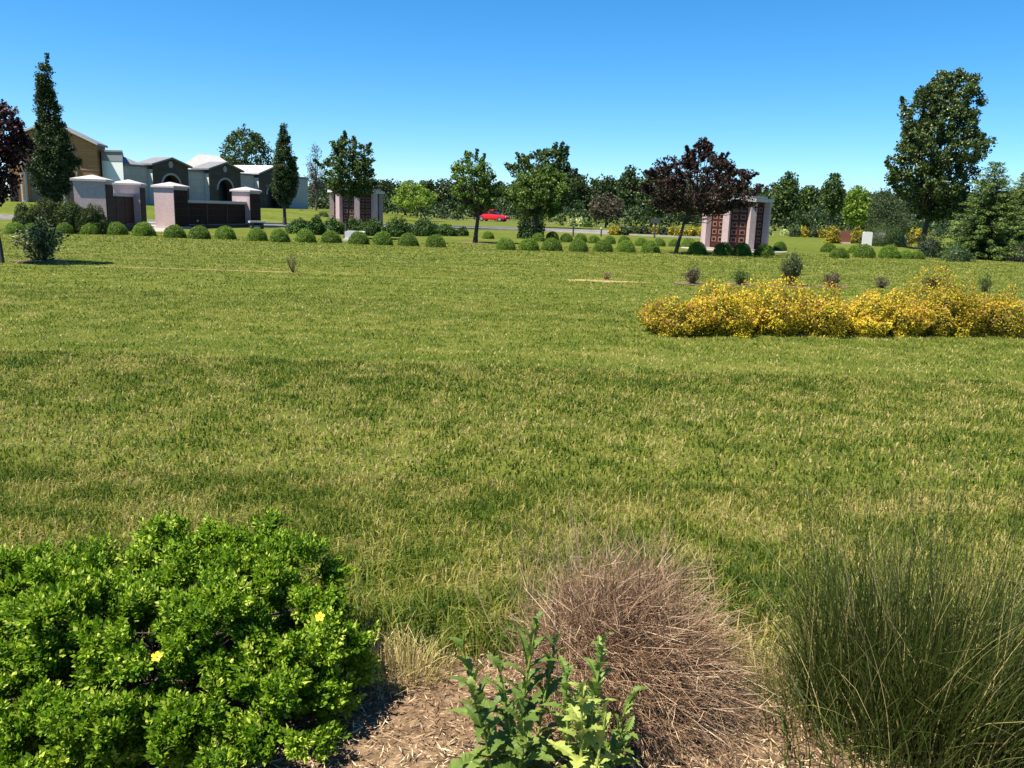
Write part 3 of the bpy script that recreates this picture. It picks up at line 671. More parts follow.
shrub('grass_mound', 'left one of two pale yellow shrubs beyond the road', 572, 226.3, 9, 8, 'white', .2, 500, None, .2)
shrub('grass_mound', 'right one of two pale yellow shrubs beyond the road', 580.5, 226.5, 10, 8, 'white', .2, 500, None, .2)
shrub('low_shrub', 'low dark green shrub just right of the two pale yellow shrubs', 588, 227.3, 9, 5, 'shrub', .2, 400, None, .2)
GY = 'yellow-green shrubs in the row beyond the rear balls'
land = ['below the brownish low tree', 'one right of the row\'s left end', 'third of the row from its left end', 'midway along the row\'s left half', 'left of the purple tree trunk, third one from it', 'left of the purple tree trunk, second one from it', 'just left of the purple tree trunk', 'just right of the purple tree trunk', 'left of the pavilion, second one from it', 'nearest to the right niche pavilion']
for i, px in enumerate([615, 625, 635, 645, 654, 663, 672, 682, 692, 701]):
    shrub('row_shrub', 'yellow-green row shrub ' + land[i], px, 235 + i * .28, 12, 9, 'gold' if i > 6 else 'olive' if i % 2 else 'hedge' if i == 2 else 'gold', .16, 500, GY, .3)
GR = 'yellow-olive shrubs in the far right row'
land = ['at the left end of the far right row', 'second from the left in the far right row', 'third from the left in the far right row', 'next to the slim dark tree in the far right row']
for i, px in enumerate([796, 805, 814, 823]):
    shrub('row_shrub', 'yellow-olive shrub ' + land[i], px, 237 + i * .3, 11, 9, 'gold' if i % 2 else 'olive', .18, 450, GR, .3)
shrub('annex_shrub', 'small leafy shrub before the white annex wall beside the pink pillar', 112, 214, 12, 18, 'mid', .2, 700)
# small plants scattered over the bare strip
def twiggy(label, px, pyb, wpx, hpx, mat, n_stem, n_leaf, leaf=.035, aspect=.5, spread=1.0, name='small_shrub'):
    p = at(px, pyb); sc = p[1] / FPX; R, Hh = wpx / 2 * sc, hpx * sc
    e = empty(name, p, label, 'plant'); lines, C = [], []
    for i in range(n_stem):
        a = rng.random() * 6.28; q = R * rng.random() ** .6; h_ = Hh * (1 - .45 * (q / R) ** 2) * rng.uniform(.75, 1.0)
        tip = p + np.array([q * math.cos(a), q * math.sin(a), h_]); st = p + np.array([.15 * q * math.cos(a), .15 * q * math.sin(a), -.01])
        mid = st * .5 + tip * .5 + np.array([rng.normal(0, .03), rng.normal(0, .03), .05 * Hh]); ln = np.array([st, mid, tip]); lines.append((ln, np.array([.006, .004, .002])))
        for t in rng.random(n_leaf) ** .6: C.append((st * (1 - t) ** 2 + 2 * t * (1 - t) * mid + t * t * tip))
    V, Fc = tubes(lines, 4); np_mesh('stem', [(V, Fc)], M['stem'], e, p)
    C = np.array(C) + rng.normal(0, leaf * .9, (len(C), 3)); C[:, 2] = np.maximum(C[:, 2], .015)
    V, Fc, t = clump_leaves(C, np.full(len(C), leaf), 2, leaf, aspect, rng.uniform(.2, .8, len(C)), 1, np.repeat(p[None], len(C), 0), bias=.9)
    np_mesh('foliage', [(V, Fc)], M[mat], e, p, t); return e
twiggy('pale-leaved open shrub on bare soil at the far left of the lawn', 42, 260.5, 50, 42, 'pale', 46, 22, .075, .6, name='open_shrub')
twiggy('sparse twiggy brown plant on the lawn left of centre', 293.5, 272.5, 15, 25, 'heather', 14, 10, .022)
twiggy('small dry orange tuft on the bare strip below the road posts', 607, 279.5, 9, 8, 'chips', 26, 8, .03, .25, name='dry_tuft')
twiggy('brown-purple small plant on the bare strip below the purple tree', 692.5, 284, 19, 18, 'heather', 34, 16, .035)
twiggy('small dark leafy plant on the bare strip below the right niche pavilion', 740.5, 285, 20, 17, 'shrub', 30, 16, .035)
twiggy('tallest grey-green plant on the bare strip, above the yellow hedge', 790.5, 286, 24, 36, 'olive', 60, 26, .038)
twiggy('low brown plant right of the tallest grey-green strip plant', 831, 287, 20, 16, 'heather', 34, 16, .035)
twiggy('low dark brown plant on the lawn below the row of balls at right', 881, 288, 18, 12, 'heather', 26, 14, .03)
twiggy('dark reddish plant behind the left flank of the yellow hedge crest', 932, 290, 22, 14, 'purple', 30, 16, .035)
twiggy('dark green sprig behind the right flank of the yellow hedge crest', 984, 292, 15, 20, 'dark', 20, 16, .035)
for (px, py, r_) in ((42, 261, .62), (692, 283.5, .45), (740, 284.5, .4), (790, 286, .5), (831, 286.5, .4), (476, 243, .8)):
    q = at(px, py); disc('mulch_ring', (q[0], q[1]), r_, M['soil'], .009, 30, .35)

# golden hedge at 11 m
GG = 'golden shrubs of the yellow hedge'
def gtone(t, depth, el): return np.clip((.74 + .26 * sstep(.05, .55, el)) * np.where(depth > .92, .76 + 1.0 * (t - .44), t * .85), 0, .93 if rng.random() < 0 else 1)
for px, w, h, lb in [(683, 72, 33, 'left end shrub of the yellow hedge, lower than its neighbour'), (728, 68, 49, 'golden shrub second from the left end of the yellow hedge'),
                     (779, 70, 51, 'golden shrub of the yellow hedge below the tallest grey-green plant'), (828, 64, 44, 'golden shrub of the yellow hedge with pinkish tips, left of its dip'),
                     (873, 66, 39, 'golden shrub at the lowest dip of the yellow hedge'), (915, 62, 42, 'golden shrub directly left of the crest of the yellow hedge'),
                     (958, 72, 60, 'tallest golden shrub, the crest of the yellow hedge'), (1008, 72, 43, 'golden shrub of the yellow hedge cut off by the right edge')]:
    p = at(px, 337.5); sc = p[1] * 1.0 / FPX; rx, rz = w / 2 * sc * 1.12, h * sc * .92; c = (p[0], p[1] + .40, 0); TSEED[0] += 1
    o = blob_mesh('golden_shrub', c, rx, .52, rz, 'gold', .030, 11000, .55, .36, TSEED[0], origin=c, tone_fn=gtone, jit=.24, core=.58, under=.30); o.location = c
    tag(o, lb, 'shrub', GG)

# ------------------------------------------------------------------ pink columbarium walls
def pillar(e, x, y, s, h, mdark, local=True):
    """square pillar at local (x, y): two pink faces, two dark panelled faces, plinth, two-step pyramid cap"""
    a = s / 2
    o = np_mesh('pillar', [box(x - a, y - a, 0, x + a, y + a, h)], M['pink'], e)
    for sx in (1, -1):
        np_mesh('side_panel', [box(x + sx * (a + .002) if sx > 0 else x - a - .032, y - a + .05, .12, x + a + .032 if sx > 0 else x - a - .002, y + a - .05, h - .12)], M['darkgranite'], o)
    np_mesh('plinth', [box(x - a - .06, y - a - .06, 0, x + a + .06, y + a + .06, .10)], M['cap'], o)
    c0 = a + .10; c1 = .04
    V = np.array([(x - c0, y - c0, h), (x + c0, y - c0, h), (x + c0, y + c0, h), (x - c0, y + c0, h), (x - c0, y - c0, h + .10), (x + c0, y - c0, h + .10), (x + c0, y + c0, h + .10), (x - c0, y + c0, h + .10),
                  (x - c1, y - c1, h + .30), (x + c1, y - c1, h + .30), (x + c1, y + c1, h + .30), (x - c1, y + c1, h + .30)], float)
    q = [(3, 2, 1, 0)] + [(i, (i + 1) % 4, 4 + (i + 1) % 4, 4 + i) for i in range(4)] + [(4 + i, 4 + (i + 1) % 4, 8 + (i + 1) % 4, 8 + i) for i in range(4)] + [(8, 9, 10, 11)]
    np_mesh('cap', [(V, np.array(q))], M['cap'], o)
def colwall(px0, d0, s, h, wall_h, vec, length, label, shift=0.0, bays=3):
    """wall runs along +y of the thing's own frame; its niche face looks along +x"""
    p = base_at(px0, d0); rz = math.atan2(vec[1], vec[0]) - math.pi / 2
    e = empty('columbarium_wall', p, label, 'columbarium wall', None, rz)
    pillar(e, 0, 0, s, h, None); pillar(e, shift, length, s, h, None)
    a = s / 2; w = .30
    o = np_mesh('wall', [box(-w, a + .002, 0, w, length - a - .002, wall_h)], M['pink'], e)
    L0, L1 = a + .06, length - a - .06; bw = (L1 - L0) / bays
    for k in range(bays):
        np_mesh('niche_panel', [box(w + .002, L0 + k * bw + .05, .22, w + .042, L0 + (k + 1) * bw - .05, wall_h - .03)], M['darkgranite'], o)
    for k in range(1, bays): np_mesh('divider', [box(w + .003, L0 + k * bw - .045, .2, w + .07, L0 + k * bw + .045, wall_h - .02)], M['portal'], o)
    np_mesh('coping', [box(-w - .08, a + .01, wall_h + .002, w + .10, length - a - .01, wall_h + .15)], M['cap'], o)
    np_mesh('base_ledge', [box(w + .002, a + .01, 0, w + .22, length - a - .01, .18)], M['portal'], o)
    return e
eR = colwall(172, 46, 1.22, 2.16, 1.40, (.25, .968), 7.3, 'low dark granite wall between two pink pillars right of the concrete path', bays=3)
eL = colwall(95, 39.5, 1.34, 2.24, 1.62, (-.22, .975), 7.4, 'columbarium wall with the larger pink pillar, left of the concrete path', bays=3)
p = at(189, 228); o = empty('bench', (p[0], p[1] + .2, 0), 'small dark stone bench at the left foot of the dark granite wall', 'bench', None, .6)
np_mesh('seat', [box(-.42, -.2, .36, .42, .2, .46)], M['stonegrey'], o)
for sx in (-.28, .28): np_mesh('leg', [box(sx - .06, -.15, 0, sx + .06, .15, .358)], M['portal'], o)
p = at(256, 229); o = empty('bench', (p[0], p[1] + .2, 0), 'small dark stone bench at the right foot of the dark granite wall', 'bench', None, .6)
np_mesh('seat', [box(-.45, -.2, .36, .45, .2, .46)], M['stonegrey'], o)
for sx in (-.3, .3): np_mesh('leg', [box(sx - .06, -.15, 0, sx + .06, .15, .358)], M['portal'], o)
a, b_ = at(143, 231.5), at(170, 232); c_, d_ = base_at(163, 57), base_at(146, 57)
tag(np_mesh('path', [(np.array([(a[0], a[1], .012), (b_[0], b_[1], .012), (c_[0], c_[1], .012), (d_[0], d_[1], .012)]), np.array([(0, 1, 2, 3)]))], M['concrete']), kind='structure')

# octagonal niche pavilions
def pavilion(px, depth, R, h, rot, label):
    p = base_at(px, depth); e = empty('niche_pavilion', p, label, 'columbarium', 'octagonal niche pavilions')
    n_ = 8; ang = [rot + k * 2 * math.pi / n_ for k in range(n_)]; ri = R - .16
    np_mesh('core', prism([(ri * math.cos(a), ri * math.sin(a)) for a in ang], .05, h, 'z'), M['niche'], e)
    np_mesh('plinth', prism([((R + .25) * math.cos(a), (R + .25) * math.sin(a)) for a in ang], 0, .10, 'z'), M['concrete'], e)
    rf = np_mesh('roof', prism([((R + .20) * math.cos(a), (R + .20) * math.sin(a)) for a in ang], h + .003, h + .15, 'z'), M['stonegrey'], e)
    np_mesh('roof_crown', prism([((R - .1) * math.cos(a), (R - .1) * math.sin(a)) for a in ang], h + .172, h + .27, 'z'), M['roofgrey'], rf)
    for k in range(n_):
        a = ang[k]; c, s = math.cos(a), math.sin(a)
        poly = [(-.12, -.15), (.14, -.15), (.14, .15), (-.12, .15)]
        np_mesh('column', prism([((R - .06 + u) * c - v * s, (R - .06 + u) * s + v * c) for u, v in poly], .10, h, 'z'), M['pink'], e)
        a2 = ang[k] + math.pi / n_; nrm = np.array([math.cos(a2), math.sin(a2), 0]); tg = np.array([-math.sin(a2), math.cos(a2), 0]); ap = ri * math.cos(math.pi / n_)
        for col in (-1, 1):
            for row in range(5):
                zc = .34 + row * (h - .5) / 5 + .16; cu = col * .185
                parts = []
                for (hw, hh, dn, mi) in ((.125, .115, .012, 0), (.075, .062, .020, 1)):
                    V = np.array([nrm * (ap + q) + tg * (cu + sx * hw) + np.array([0, 0, zc + sz * hh]) for q in (.0, dn) for sx, sz in ((-1, -1), (1, -1), (1, 1), (-1, 1))])
                    parts.append((V, np.array([(4, 5, 6, 7), (0, 1, 5, 4), (1, 2, 6, 5), (2, 3, 7, 6), (3, 0, 4, 7)]), mi))
                np_mesh('niche', parts, [M['plaque'], M['opening']], e)
    return p
pp = pavilion(736, 40.5, 1.52, 2.25, math.radians(-90 + 15), 'niche pavilion of pink columns and brown plaques right of the purple tree')
disc('path', (pp[0], pp[1]), 2.5, M['concrete'], .012)
pp = pavilion(356.5, 51, 1.50, 2.25, math.radians(-90 + 12), 'niche pavilion of pink columns and brown plaques behind the leafy tree')
disc('path', (pp[0], pp[1]), 2.5, M['concrete'], .012)

# ------------------------------------------------------------------ mausoleum row
d = np.array([.41, .91]); d /= np.linalg.norm(d); P0 = atd(125, 200, 87)[:2]
MN = np.array([d[1], -d[0]])            # outwards
def muv(px, py, off=0.0):
    q = ray(px, py); p0 = P0 + MN * off
    t = np.dot(MN, p0) / np.dot(MN, q[:2]); w = CAM + q * t; return float(np.dot(w[:2] - P0, d)), float(w[2])
mz = .86
me_ = empty('mausoleum', (P0[0], P0[1], mz), 'long pale grey mausoleum with dark gabled portals behind the dark granite wall', 'mausoleum', None, math.atan2(d[1], d[0]))
# own frame: +x along the row, -y outwards
U = lambda px, py=190, off=0: muv(px, py, off)[0]
Zm = lambda px, py, off=0: muv(px, py, off)[1] - mz
def section(x0, x1, z, back=9.0, hip=False):
    o = np_mesh('wall', [box(x0, .0, -.2, x1, back, z)], M['bluewall'], me_)
    np_mesh('cornice', [box(x0, -.12, z + .002, x1, back + .1, z + .22)], M['roofgrey'], o)
    return o
uA0, uA1 = U(125), U(155); u10, u11 = U(153.6, 190, .7), U(189, 190, .7); uB1 = U(211); u20, u21 = U(209.5, 190, .7), U(241, 190, .7); uC1 = U(260); u30 = U(259, 190, .7); u31 = u30 + 5.6; uD1 = U(308)
zA, zB, zC, zD = Zm(139, 165), Zm(200, 170.3), Zm(250, 174), Zm(300, 177)
zw = (zA + zB + zC + zD) / 4
section(uA0, u10 - .002, zA - .2); section(u11 + .002, u20 - .002, zB - .2); section(u21 + .002, u30 - .002, zC - .2); section(u31 + .002, uD1, zD - .2)
def portal(x0, x1, ze, za, w_open, h_open, roofmat, deep=5.0, front=-.7, cross=False):
    xm = (x0 + x1) / 2; hw = w_open / 2; arch = [(xm + hw * math.cos(t), h_open - hw + hw * math.sin(t)) for t in np.linspace(0, math.pi, 13)]
    # front wall with an arched opening: left, right and top pieces share the arch's edge
    prof = []
    left = [(x0, -.2), (xm - hw, -.2)] + [a for a in arch[::-1][:7]] + [(xm, za), (x0, ze)]
    right = [(x1, -.2), (x1, ze), (xm, za)] + [a for a in arch[::-1][6:]] + [(xm + hw, -.2)]
    o = np_mesh('portal', prism(left, front, .35) + prism(right, front, .35) + [box(x0, .352, -.2, x1, deep, ze - .05)], M['portal'], me_)
    np_mesh('archway', prism([(xm - hw - .002, -.2), (xm + hw + .002, -.2)] + [(xm + (hw + .002) * math.cos(t), h_open - hw + hw * math.sin(t)) for t in np.linspace(0, math.pi, 13)], .20, .34), M['opening'], o)
    ring = [(xm + (hw + .22) * math.cos(t), h_open - hw + (hw + .22) * math.sin(t)) for t in np.linspace(0, math.pi, 13)] + [(xm + (hw + .005) * math.cos(t), h_open - hw + (hw + .005) * math.sin(t)) for t in np.linspace(math.pi, 0, 13)]
    parts = []
    for i in range(12): parts += prism([ring[i], ring[i + 1], ring[24 - i], ring[25 - i]], front - .05, front - .002)
    np_mesh('arch_trim', parts, M['emblem'], o)
    np_mesh('emblem', prism([(xm + .30 * math.cos(t), (h_open + za) / 2 + .25 + .36 * math.sin(t)) for t in np.linspace(0, 2 * math.pi, 14)[:-1]], front - .06, front - .002), M['emblem'], o)
    for s, xa in ((-1, x0), (1, x1)):
        xo = xa + s * .35; zo = ze - .35 * (za - ze) / ((x1 - x0) / 2)
        np_mesh('roof', prism([(xo, zo + .003), (xm, za + .003), (xm, za + .17), (xo, zo + .17)], front - .35, deep), M[roofmat], o)
    # thin white strip that paints the sunlit edge onto the portal's near flank
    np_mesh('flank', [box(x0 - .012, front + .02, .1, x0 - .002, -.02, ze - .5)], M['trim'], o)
    if cross:
        xm2 = xm + .6
        np_mesh('cross', [box(xm2 - .07, front + .4, za + .172, xm2 + .07, front + .54, za + 1.25), box(xm2 - .36, front + .402, za + .78, xm2 - .072, front + .538, za + .92), box(xm2 + .072, front + .402, za + .78, xm2 + .36, front + .538, za + .92)], M['trim'], o)
portal(u10, u11, Zm(155, 164.5, .7), Zm(172, 159, .7), 2.5, Zm(172, 177, .7) + .2, 'roofgrey', deep=1.6)
portal(u20, u21, Zm(210, 169, .7), Zm(225, 163.3, .7), 2.4, Zm(226, 180.5, .7) + .1, 'roofgrey', deep=1.6)
portal(u30, u31, Zm(259, 173.5, .7), Zm(270, 166.5, .7), 2.6, Zm(270, 184, .7), 'roofwhite', deep=11, cross=True)
# hip roof over the first bay and the pale roof behind the third
xm = (uA0 + uA1) / 2
def hip(x0, x1, y0, y1, z0, z1, mat, rl=.0):
    xm, ym = (x0 + x1) / 2, (y0 + y1) / 2
    V = np.array([(x0, y0, z0), (x1, y0, z0), (x1, y1, z0), (x0, y1, z0), (xm - rl, ym, z1), (xm + rl, ym, z1)], float)
    return np_mesh('roof', [(V, np.array([(0, 1, 5, 4), (2, 3, 4, 5)])), (V, np.array([(1, 2, 5), (3, 0, 4)])), (V, np.array([(3, 2, 1, 0)]))], M[mat], me_)
hip(uA0 + .3, u10 - .3, .1, 6, zA + .025, zA + 1.15, 'roofgrey', .3)
hip(u21 - 1.5, u30 - .4, 1.0, 8.5, zC + .025, zC + 2.1, 'roofwhite', 1.6)

# ------------------------------------------------------------------ chapel and annex
cdv = np.array([.975, .22]); cdv /= np.linalg.norm(cdv); C0 = atd(60, 200, 84)[:2]; CN = np.array([cdv[1], -cdv[0]])
def cuv(px, py, off=0.0):
    q = ray(px, py); p0 = C0 + CN * off; t = np.dot(CN, p0) / np.dot(CN, q[:2]); w = CAM + q * t
    return float(np.dot(w[:2] - C0, cdv)), float(w[2] - cz)
cz = .85
ch = empty('chapel', (C0[0], C0[1], cz), 'brown brick chapel with a wide low gable and white pilasters behind the tall narrow tree', 'chapel', None, math.atan2(cdv[1], cdv[0]))
xr, zr = cuv(96, 144.5); xa, za = cuv(50, 122.5); xl = 2 * xa - xr; zl = zr
D = 3.5
wl_ = np_mesh('wall', prism([(xl, -.3), (xr, -.3), (xr, zr), (xa, za), (xl, zl)], 0, D), M['tanbrick'], ch)
sl = (za - zr) / (xr - xa)
for s, xe in ((1, xr), (-1, xl)):
    xo = xe + s * .25
    np_mesh('roof', prism([(xa, za + .003), (xo, zr - .25 * sl + .003), (xo, zr - .25 * sl + .22), (xa, za + .22)], -.45, D + .1), M['roofgrey'], ch)
    np_mesh('fascia', prism([(xa, za + .02), (xo, zr - .25 * sl + .02), (xo, zr - .25 * sl + .20), (xa, za + .20)], -.51, -.452), M['trim'], ch)
def cbox(name, x0, y0, x1, y1, front, back, mat, par):
    a0, b0 = cuv(x0, y0); a1, b1 = cuv(x1, y1); return np_mesh(name, [box(min(a0, a1), front, min(b0, b1), max(a0, a1), back, max(b0, b1))], M[mat], par)
for (x0, x1, yt) in ((20.3, 29.5, 161), (77, 80.5, 164), (-12, -3, 172)):
    pl = cbox('pilaster', x0, yt, x1, 208, -.5, -.002, 'trim', ch)
    if x1 - x0 > 6: cbox('brick_inset', x0 + 2.2, yt + 6, x1 - 2.2, 200, -.55, -.502, 'tanbrick', pl)
for (x0, x1, yt) in ((30.5, 50, 176), (51, 64, 176), (68, 76, 176), (8.5, 19.5, 178)):
    wd = cbox('window', x0, yt, x1, 206, -.06, -.002, 'glass', ch)
    cbox('rail', x0, 196.2, x1, 196.8, -.11, -.062, 'roofgrey', wd)
cbox('pilaster', 63.8, 184, 67.2, 207, -.6, -.002, 'trim', ch); cbox('pilaster', 0, 190, 8, 207, -.3, -.002, 'trim', ch)
cbox('brick_band', 80.8, 169.6, 99.3, 170.6, -.03, -.002, 'trim', ch)
# annex
a0, b0 = cuv(101.2, 150); a1, b1 = cuv(125.2, 151.5)
x0_, x1_ = cuv(100.0, 170)[0], cuv(125.0, 170)[0]; zt = cuv(113, 150.5)[1]
A0 = C0 + cdv * x0_ - CN * .9; adv = np.array([.985, -.17]); adv /= np.linalg.norm(adv)
an = empty('annex', (A0[0], A0[1], cz), 'flat-roofed white annex with a grey top band right of the brick chapel', 'building', None, math.atan2(adv[1], adv[0]))
wA = (x1_ - x0_) * 1.0
sk = lambda o_: [(0, -o_), (wA + o_, -o_), (wA - 6.2 + o_, 9), (-4.5, 9)]
np_mesh('wall', prism(sk(0), -.3, zt - 1.0, 'z'), M['annexwall'], an)
np_mesh('parapet', prism(sk(.04), zt - .998, zt - .12, 'z'), M['annexband'], an)
np_mesh('coping', prism(sk(.14), zt - .118, zt + .05, 'z'), M['roofgrey'], an)

# ------------------------------------------------------------------ car
p = base_at(493, 117); car = empty('parked_car', (p[0], p[1], .012), 'red saloon car on the far road behind the young trees', 'car', None, math.radians(-22))
def loft(secs):
    """secs: list of (x, [(y, z)...]) rings"""
    n_ = len(secs[0][1]); V = np.array([(x, y, z) for x, rg in secs for y, z in rg], float)
    q = [(i * n_ + j, i * n_ + (j + 1) % n_, (i + 1) * n_ + (j + 1) % n_, (i + 1) * n_ + j) for i in range(len(secs) - 1) for j in range(n_)]
    return [(V, np.array(q)), (V, np.array([list(range(n_))[::-1]])), (V, np.array([[(len(secs) - 1) * n_ + j for j in range(n_)]]))]
def ringc(w, zb, zt): return [(-w * .94, zb), (-w, zb + .18), (-w, zb + (zt - zb) * .7), (-w * .93, zt), (w * .93, zt), (w, zb + (zt - zb) * .7), (w, zb + .18), (w * .94, zb)]
body = np_mesh('body', loft([(-2.25, ringc(.70, .38, .72)), (-2.1, ringc(.82, .26, .88)), (-1.3, ringc(.88, .22, .95)), (0, ringc(.90, .22, .96)), (1.2, ringc(.89, .22, .92)), (1.95, ringc(.84, .24, .82)), (2.25, ringc(.70, .34, .64))]), M['carred'], car, smooth=False)
np_mesh('cabin_glass', loft([(-1.55, ringc(.76, .80, .97)), (-.95, ringc(.70, .80, 1.44)), (.2, ringc(.70, .80, 1.46)), (1.05, ringc(.76, .80, .95))]), M['glass'], car)
np_mesh('roof', loft([(-1.1, ringc(.68, 1.40, 1.47)), (-.4, ringc(.71, 1.42, 1.53)), (.35, ringc(.68, 1.41, 1.48))]), M['carred'], car)
for sy in (-1, 1):
    np_mesh('pillar', prism([(-.32, .95), (-.24, .95), (-.26, 1.37), (-.34, 1.37)], sy * .765 - .012, sy * .765 + .012), M['carred'], car)
    np_mesh('headlight', [box(2.02, sy * .58 - .13, .58, 2.225, sy * .58 + .13, .70)], M['lamp'], car)
    np_mesh('tail_light', [box(-2.235, sy * .58 - .14, .62, -2.06, sy * .58 + .14, .80)], M['taillamp'], car)
    for wx in (-1.35, 1.38):
        def wheel(r0, r1, y0, y1):
            a = np.linspace(0, 2 * math.pi, 21)[:-1]; return prism([(wx + r1 * math.cos(t), .32 + r1 * math.sin(t)) for t in a], y0, y1)
        wo = np_mesh('wheel', wheel(0, .32, sy * .80 - .11, sy * .80 + .11), M['tyre'], car)
        np_mesh('rim', wheel(0, .20, sy * .915 - .003, sy * .915 + .012), M['rim'], wo)

# ------------------------------------------------------------------ markers, headstones, posts
def slab(name, label, cat, px, pyb, wpx, hpx, thick, mat, rz=0.0, slope=.0):
    p = at(px, pyb); sc = p[1] * 1.01 / FPX; w, h = wpx * sc / 2, hpx * sc
    e = empty(name, (p[0], p[1], 0), label, cat, None, rz)
    np_mesh('base', [box(-w - .08, -.08, 0, w + .08, thick + .08, .09)], M['stonegrey'], e)
    prof = [(-w, .092), (w, .092), (w, h * .93), (w * .8, h), (-w * .8, h), (-w, h * .93)]
    np_mesh('stone', prism(prof, 0, thick), M[mat], e); return e
slab('marker_stone', 'low white marker stone behind a clipped ball at the leafy tree', 'marker stone', 354.5, 241.5, 19, 10, .35, 'stonewhite')
slab('headstone', 'upright white headstone above the ball row at right', 'headstone', 866.5, 248, 8.5, 15.5, .25, 'stonewhite', -.2)
slab('headstone', 'wide reddish headstone between two yellow shrubs', 'headstone', 843.5, 243.5, 11, 12, .3, 'stonered')
for px, py, h, lb in ((573, 236.8, 10, 'thin dark post by the road, left one of two'), (601, 236.5, 9, 'thin dark post by the road with a pale top, right one of two')):
    p = at(px, py); e = empty('road_post', (p[0], p[1], 0), lb, 'post'); s = p[1] / FPX
    a = np.linspace(0, 2 * math.pi, 9)[:-1]
    np_mesh('post', prism([(.05 * math.cos(t), .05 * math.sin(t)) for t in a], 0, h * s - .12, 'z'), M['metaldark'], e)
    np_mesh('post_cap', prism([(.065 * math.cos(t), .065 * math.sin(t)) for t in a], h * s - .118, h * s, 'z'), M['trim'] if px > 590 else M['metaldark'], e)
p = at(699, 247); e = empty('sign_post', (p[0], p[1] + 14, 0), 'small dark sign on a post just left of the right niche pavilion', 'sign')
np_mesh('post', [box(-.05, -.05, 0, .05, .05, 1.0)], M['metaldark'], e); np_mesh('sign_board', [box(-.32, -.08, 1.002, .32, -.02, 1.3)], M['metaldark'], e)

# ------------------------------------------------------------------ foreground: mulch litter
n_ = 60000; xx = rng.uniform(-2.6, 2.6, n_); yy = rng.uniform(1.2, 2.75, n_); keep = yy < bed_edge(xx) + .05 * rng.random(n_); xx, yy = xx[keep], yy[keep]; n_ = len(xx)
P = np.column_stack([xx, yy, rng.uniform(.006, .03, n_)]); A = rnd(n_); A[:, 2] *= .22; A = unit(A); B = unit(np.cross(A, unit(rnd(n_) * .5 + [0, 0, 1])))
L = rng.gamma(1.5, .010, n_) + .006; V, Fc = leaf_quads(P, A, B, L, np.minimum(L * .10, .003) + .0011, .2)
tag(np_mesh('mulch', [(V, Fc)], M['chips'], tone=np.clip(.66 + .7 * (lat2(xx * 5, yy * 5) - .5) + rng.normal(0, .25, n_), 0, 1)), kind='stuff')

# ------------------------------------------------------------------ foreground: leafy bush with two yellow flowers
def solid(px, py, y): return atd(px, py, y)
bc = np.array([-1.06, 2.42, 0.0])
bush = empty('potentilla_bush', bc, 'large bright green leafy bush with two yellow flowers in the lower left corner', 'bush')
# knobbly lobes make the outline
lobes = [((-1.08, 2.42, .10), (.52, .38, .33))]
for (px, py, y, r_) in [(250, 574, 2.62, .15), (200, 582, 2.60, .14), (150, 592, 2.55, .15), (100, 590, 2.6, .13), (55, 600, 2.5, .15), (20, 590, 2.6, .12), (300, 590, 2.5, .15), (312, 606, 2.45, .08), (333, 648, 2.35, .09), (290, 650, 2.25, .13), (335, 668, 2.3, .10),
                        (220, 640, 2.2, .14), (150, 650, 2.15, .15), (80, 650, 2.2, .16), (20, 660, 2.2, .16), (30, 720, 2.05, .16), (110, 720, 2.0, .15), (180, 720, 2.0, .13), (270, 700, 2.1, .12), (310, 705, 2.15, .10), (-30, 640, 2.4, .18), (-40, 720, 2.1, .16), (240, 548, 2.66, .09), (172, 556, 2.64, .08)]:
    lobes.append((tuple(solid(px, py, y)), (r_ * .98, r_ * .98, r_ * .92)))
for (px, py, y, r_) in [(40, 762, 1.90, .14), (130, 765, 1.88, .13), (215, 760, 1.90, .11), (285, 740, 1.98, .10), (-40, 770, 1.9, .15), (75, 640, 2.3, .14), (255, 600, 2.45, .13), (190, 600, 2.4, .13)]:
    lobes.append((tuple(solid(px, py, y)), (r_, r_, r_ * .9)))
RP, RD, RT = [], [], []
for (c, r_) in lobes:                    # each lobe carries leafy shoots that stand apart from one another
    big = r_[0] > .3; nc = 34 if big else max(7, int(r_[0] * 85)); dd = unit(rnd(nc) + np.array([-.15, -.35, .55]) * (.5 if big else .8))
    for q in range(nc):
        tipc = np.asarray(c) + dd[q] * np.asarray(r_) * rng.uniform(.66, 1.06); cr_ = rng.uniform(.030, .058); lt = rng.uniform(-.16, .16); k = int(10 + 42 * (cr_ / .05) ** 2)
        o_ = rnd(k) * (rng.random(k) ** .4)[:, None] * cr_; o_ += dd[q] * np.abs(rng.normal(0, .4, k))[:, None] * cr_
        RP.append(tipc + o_); RD.append(unit(o_ / cr_ * .7 + dd[q] * .6 + np.array([0, 0, .4]))); RT.append(np.full(k, lt))
RP, RD, RT = np.concatenate(RP), np.concatenate(RD), np.concatenate(RT); ok = RP[:, 2] > .03
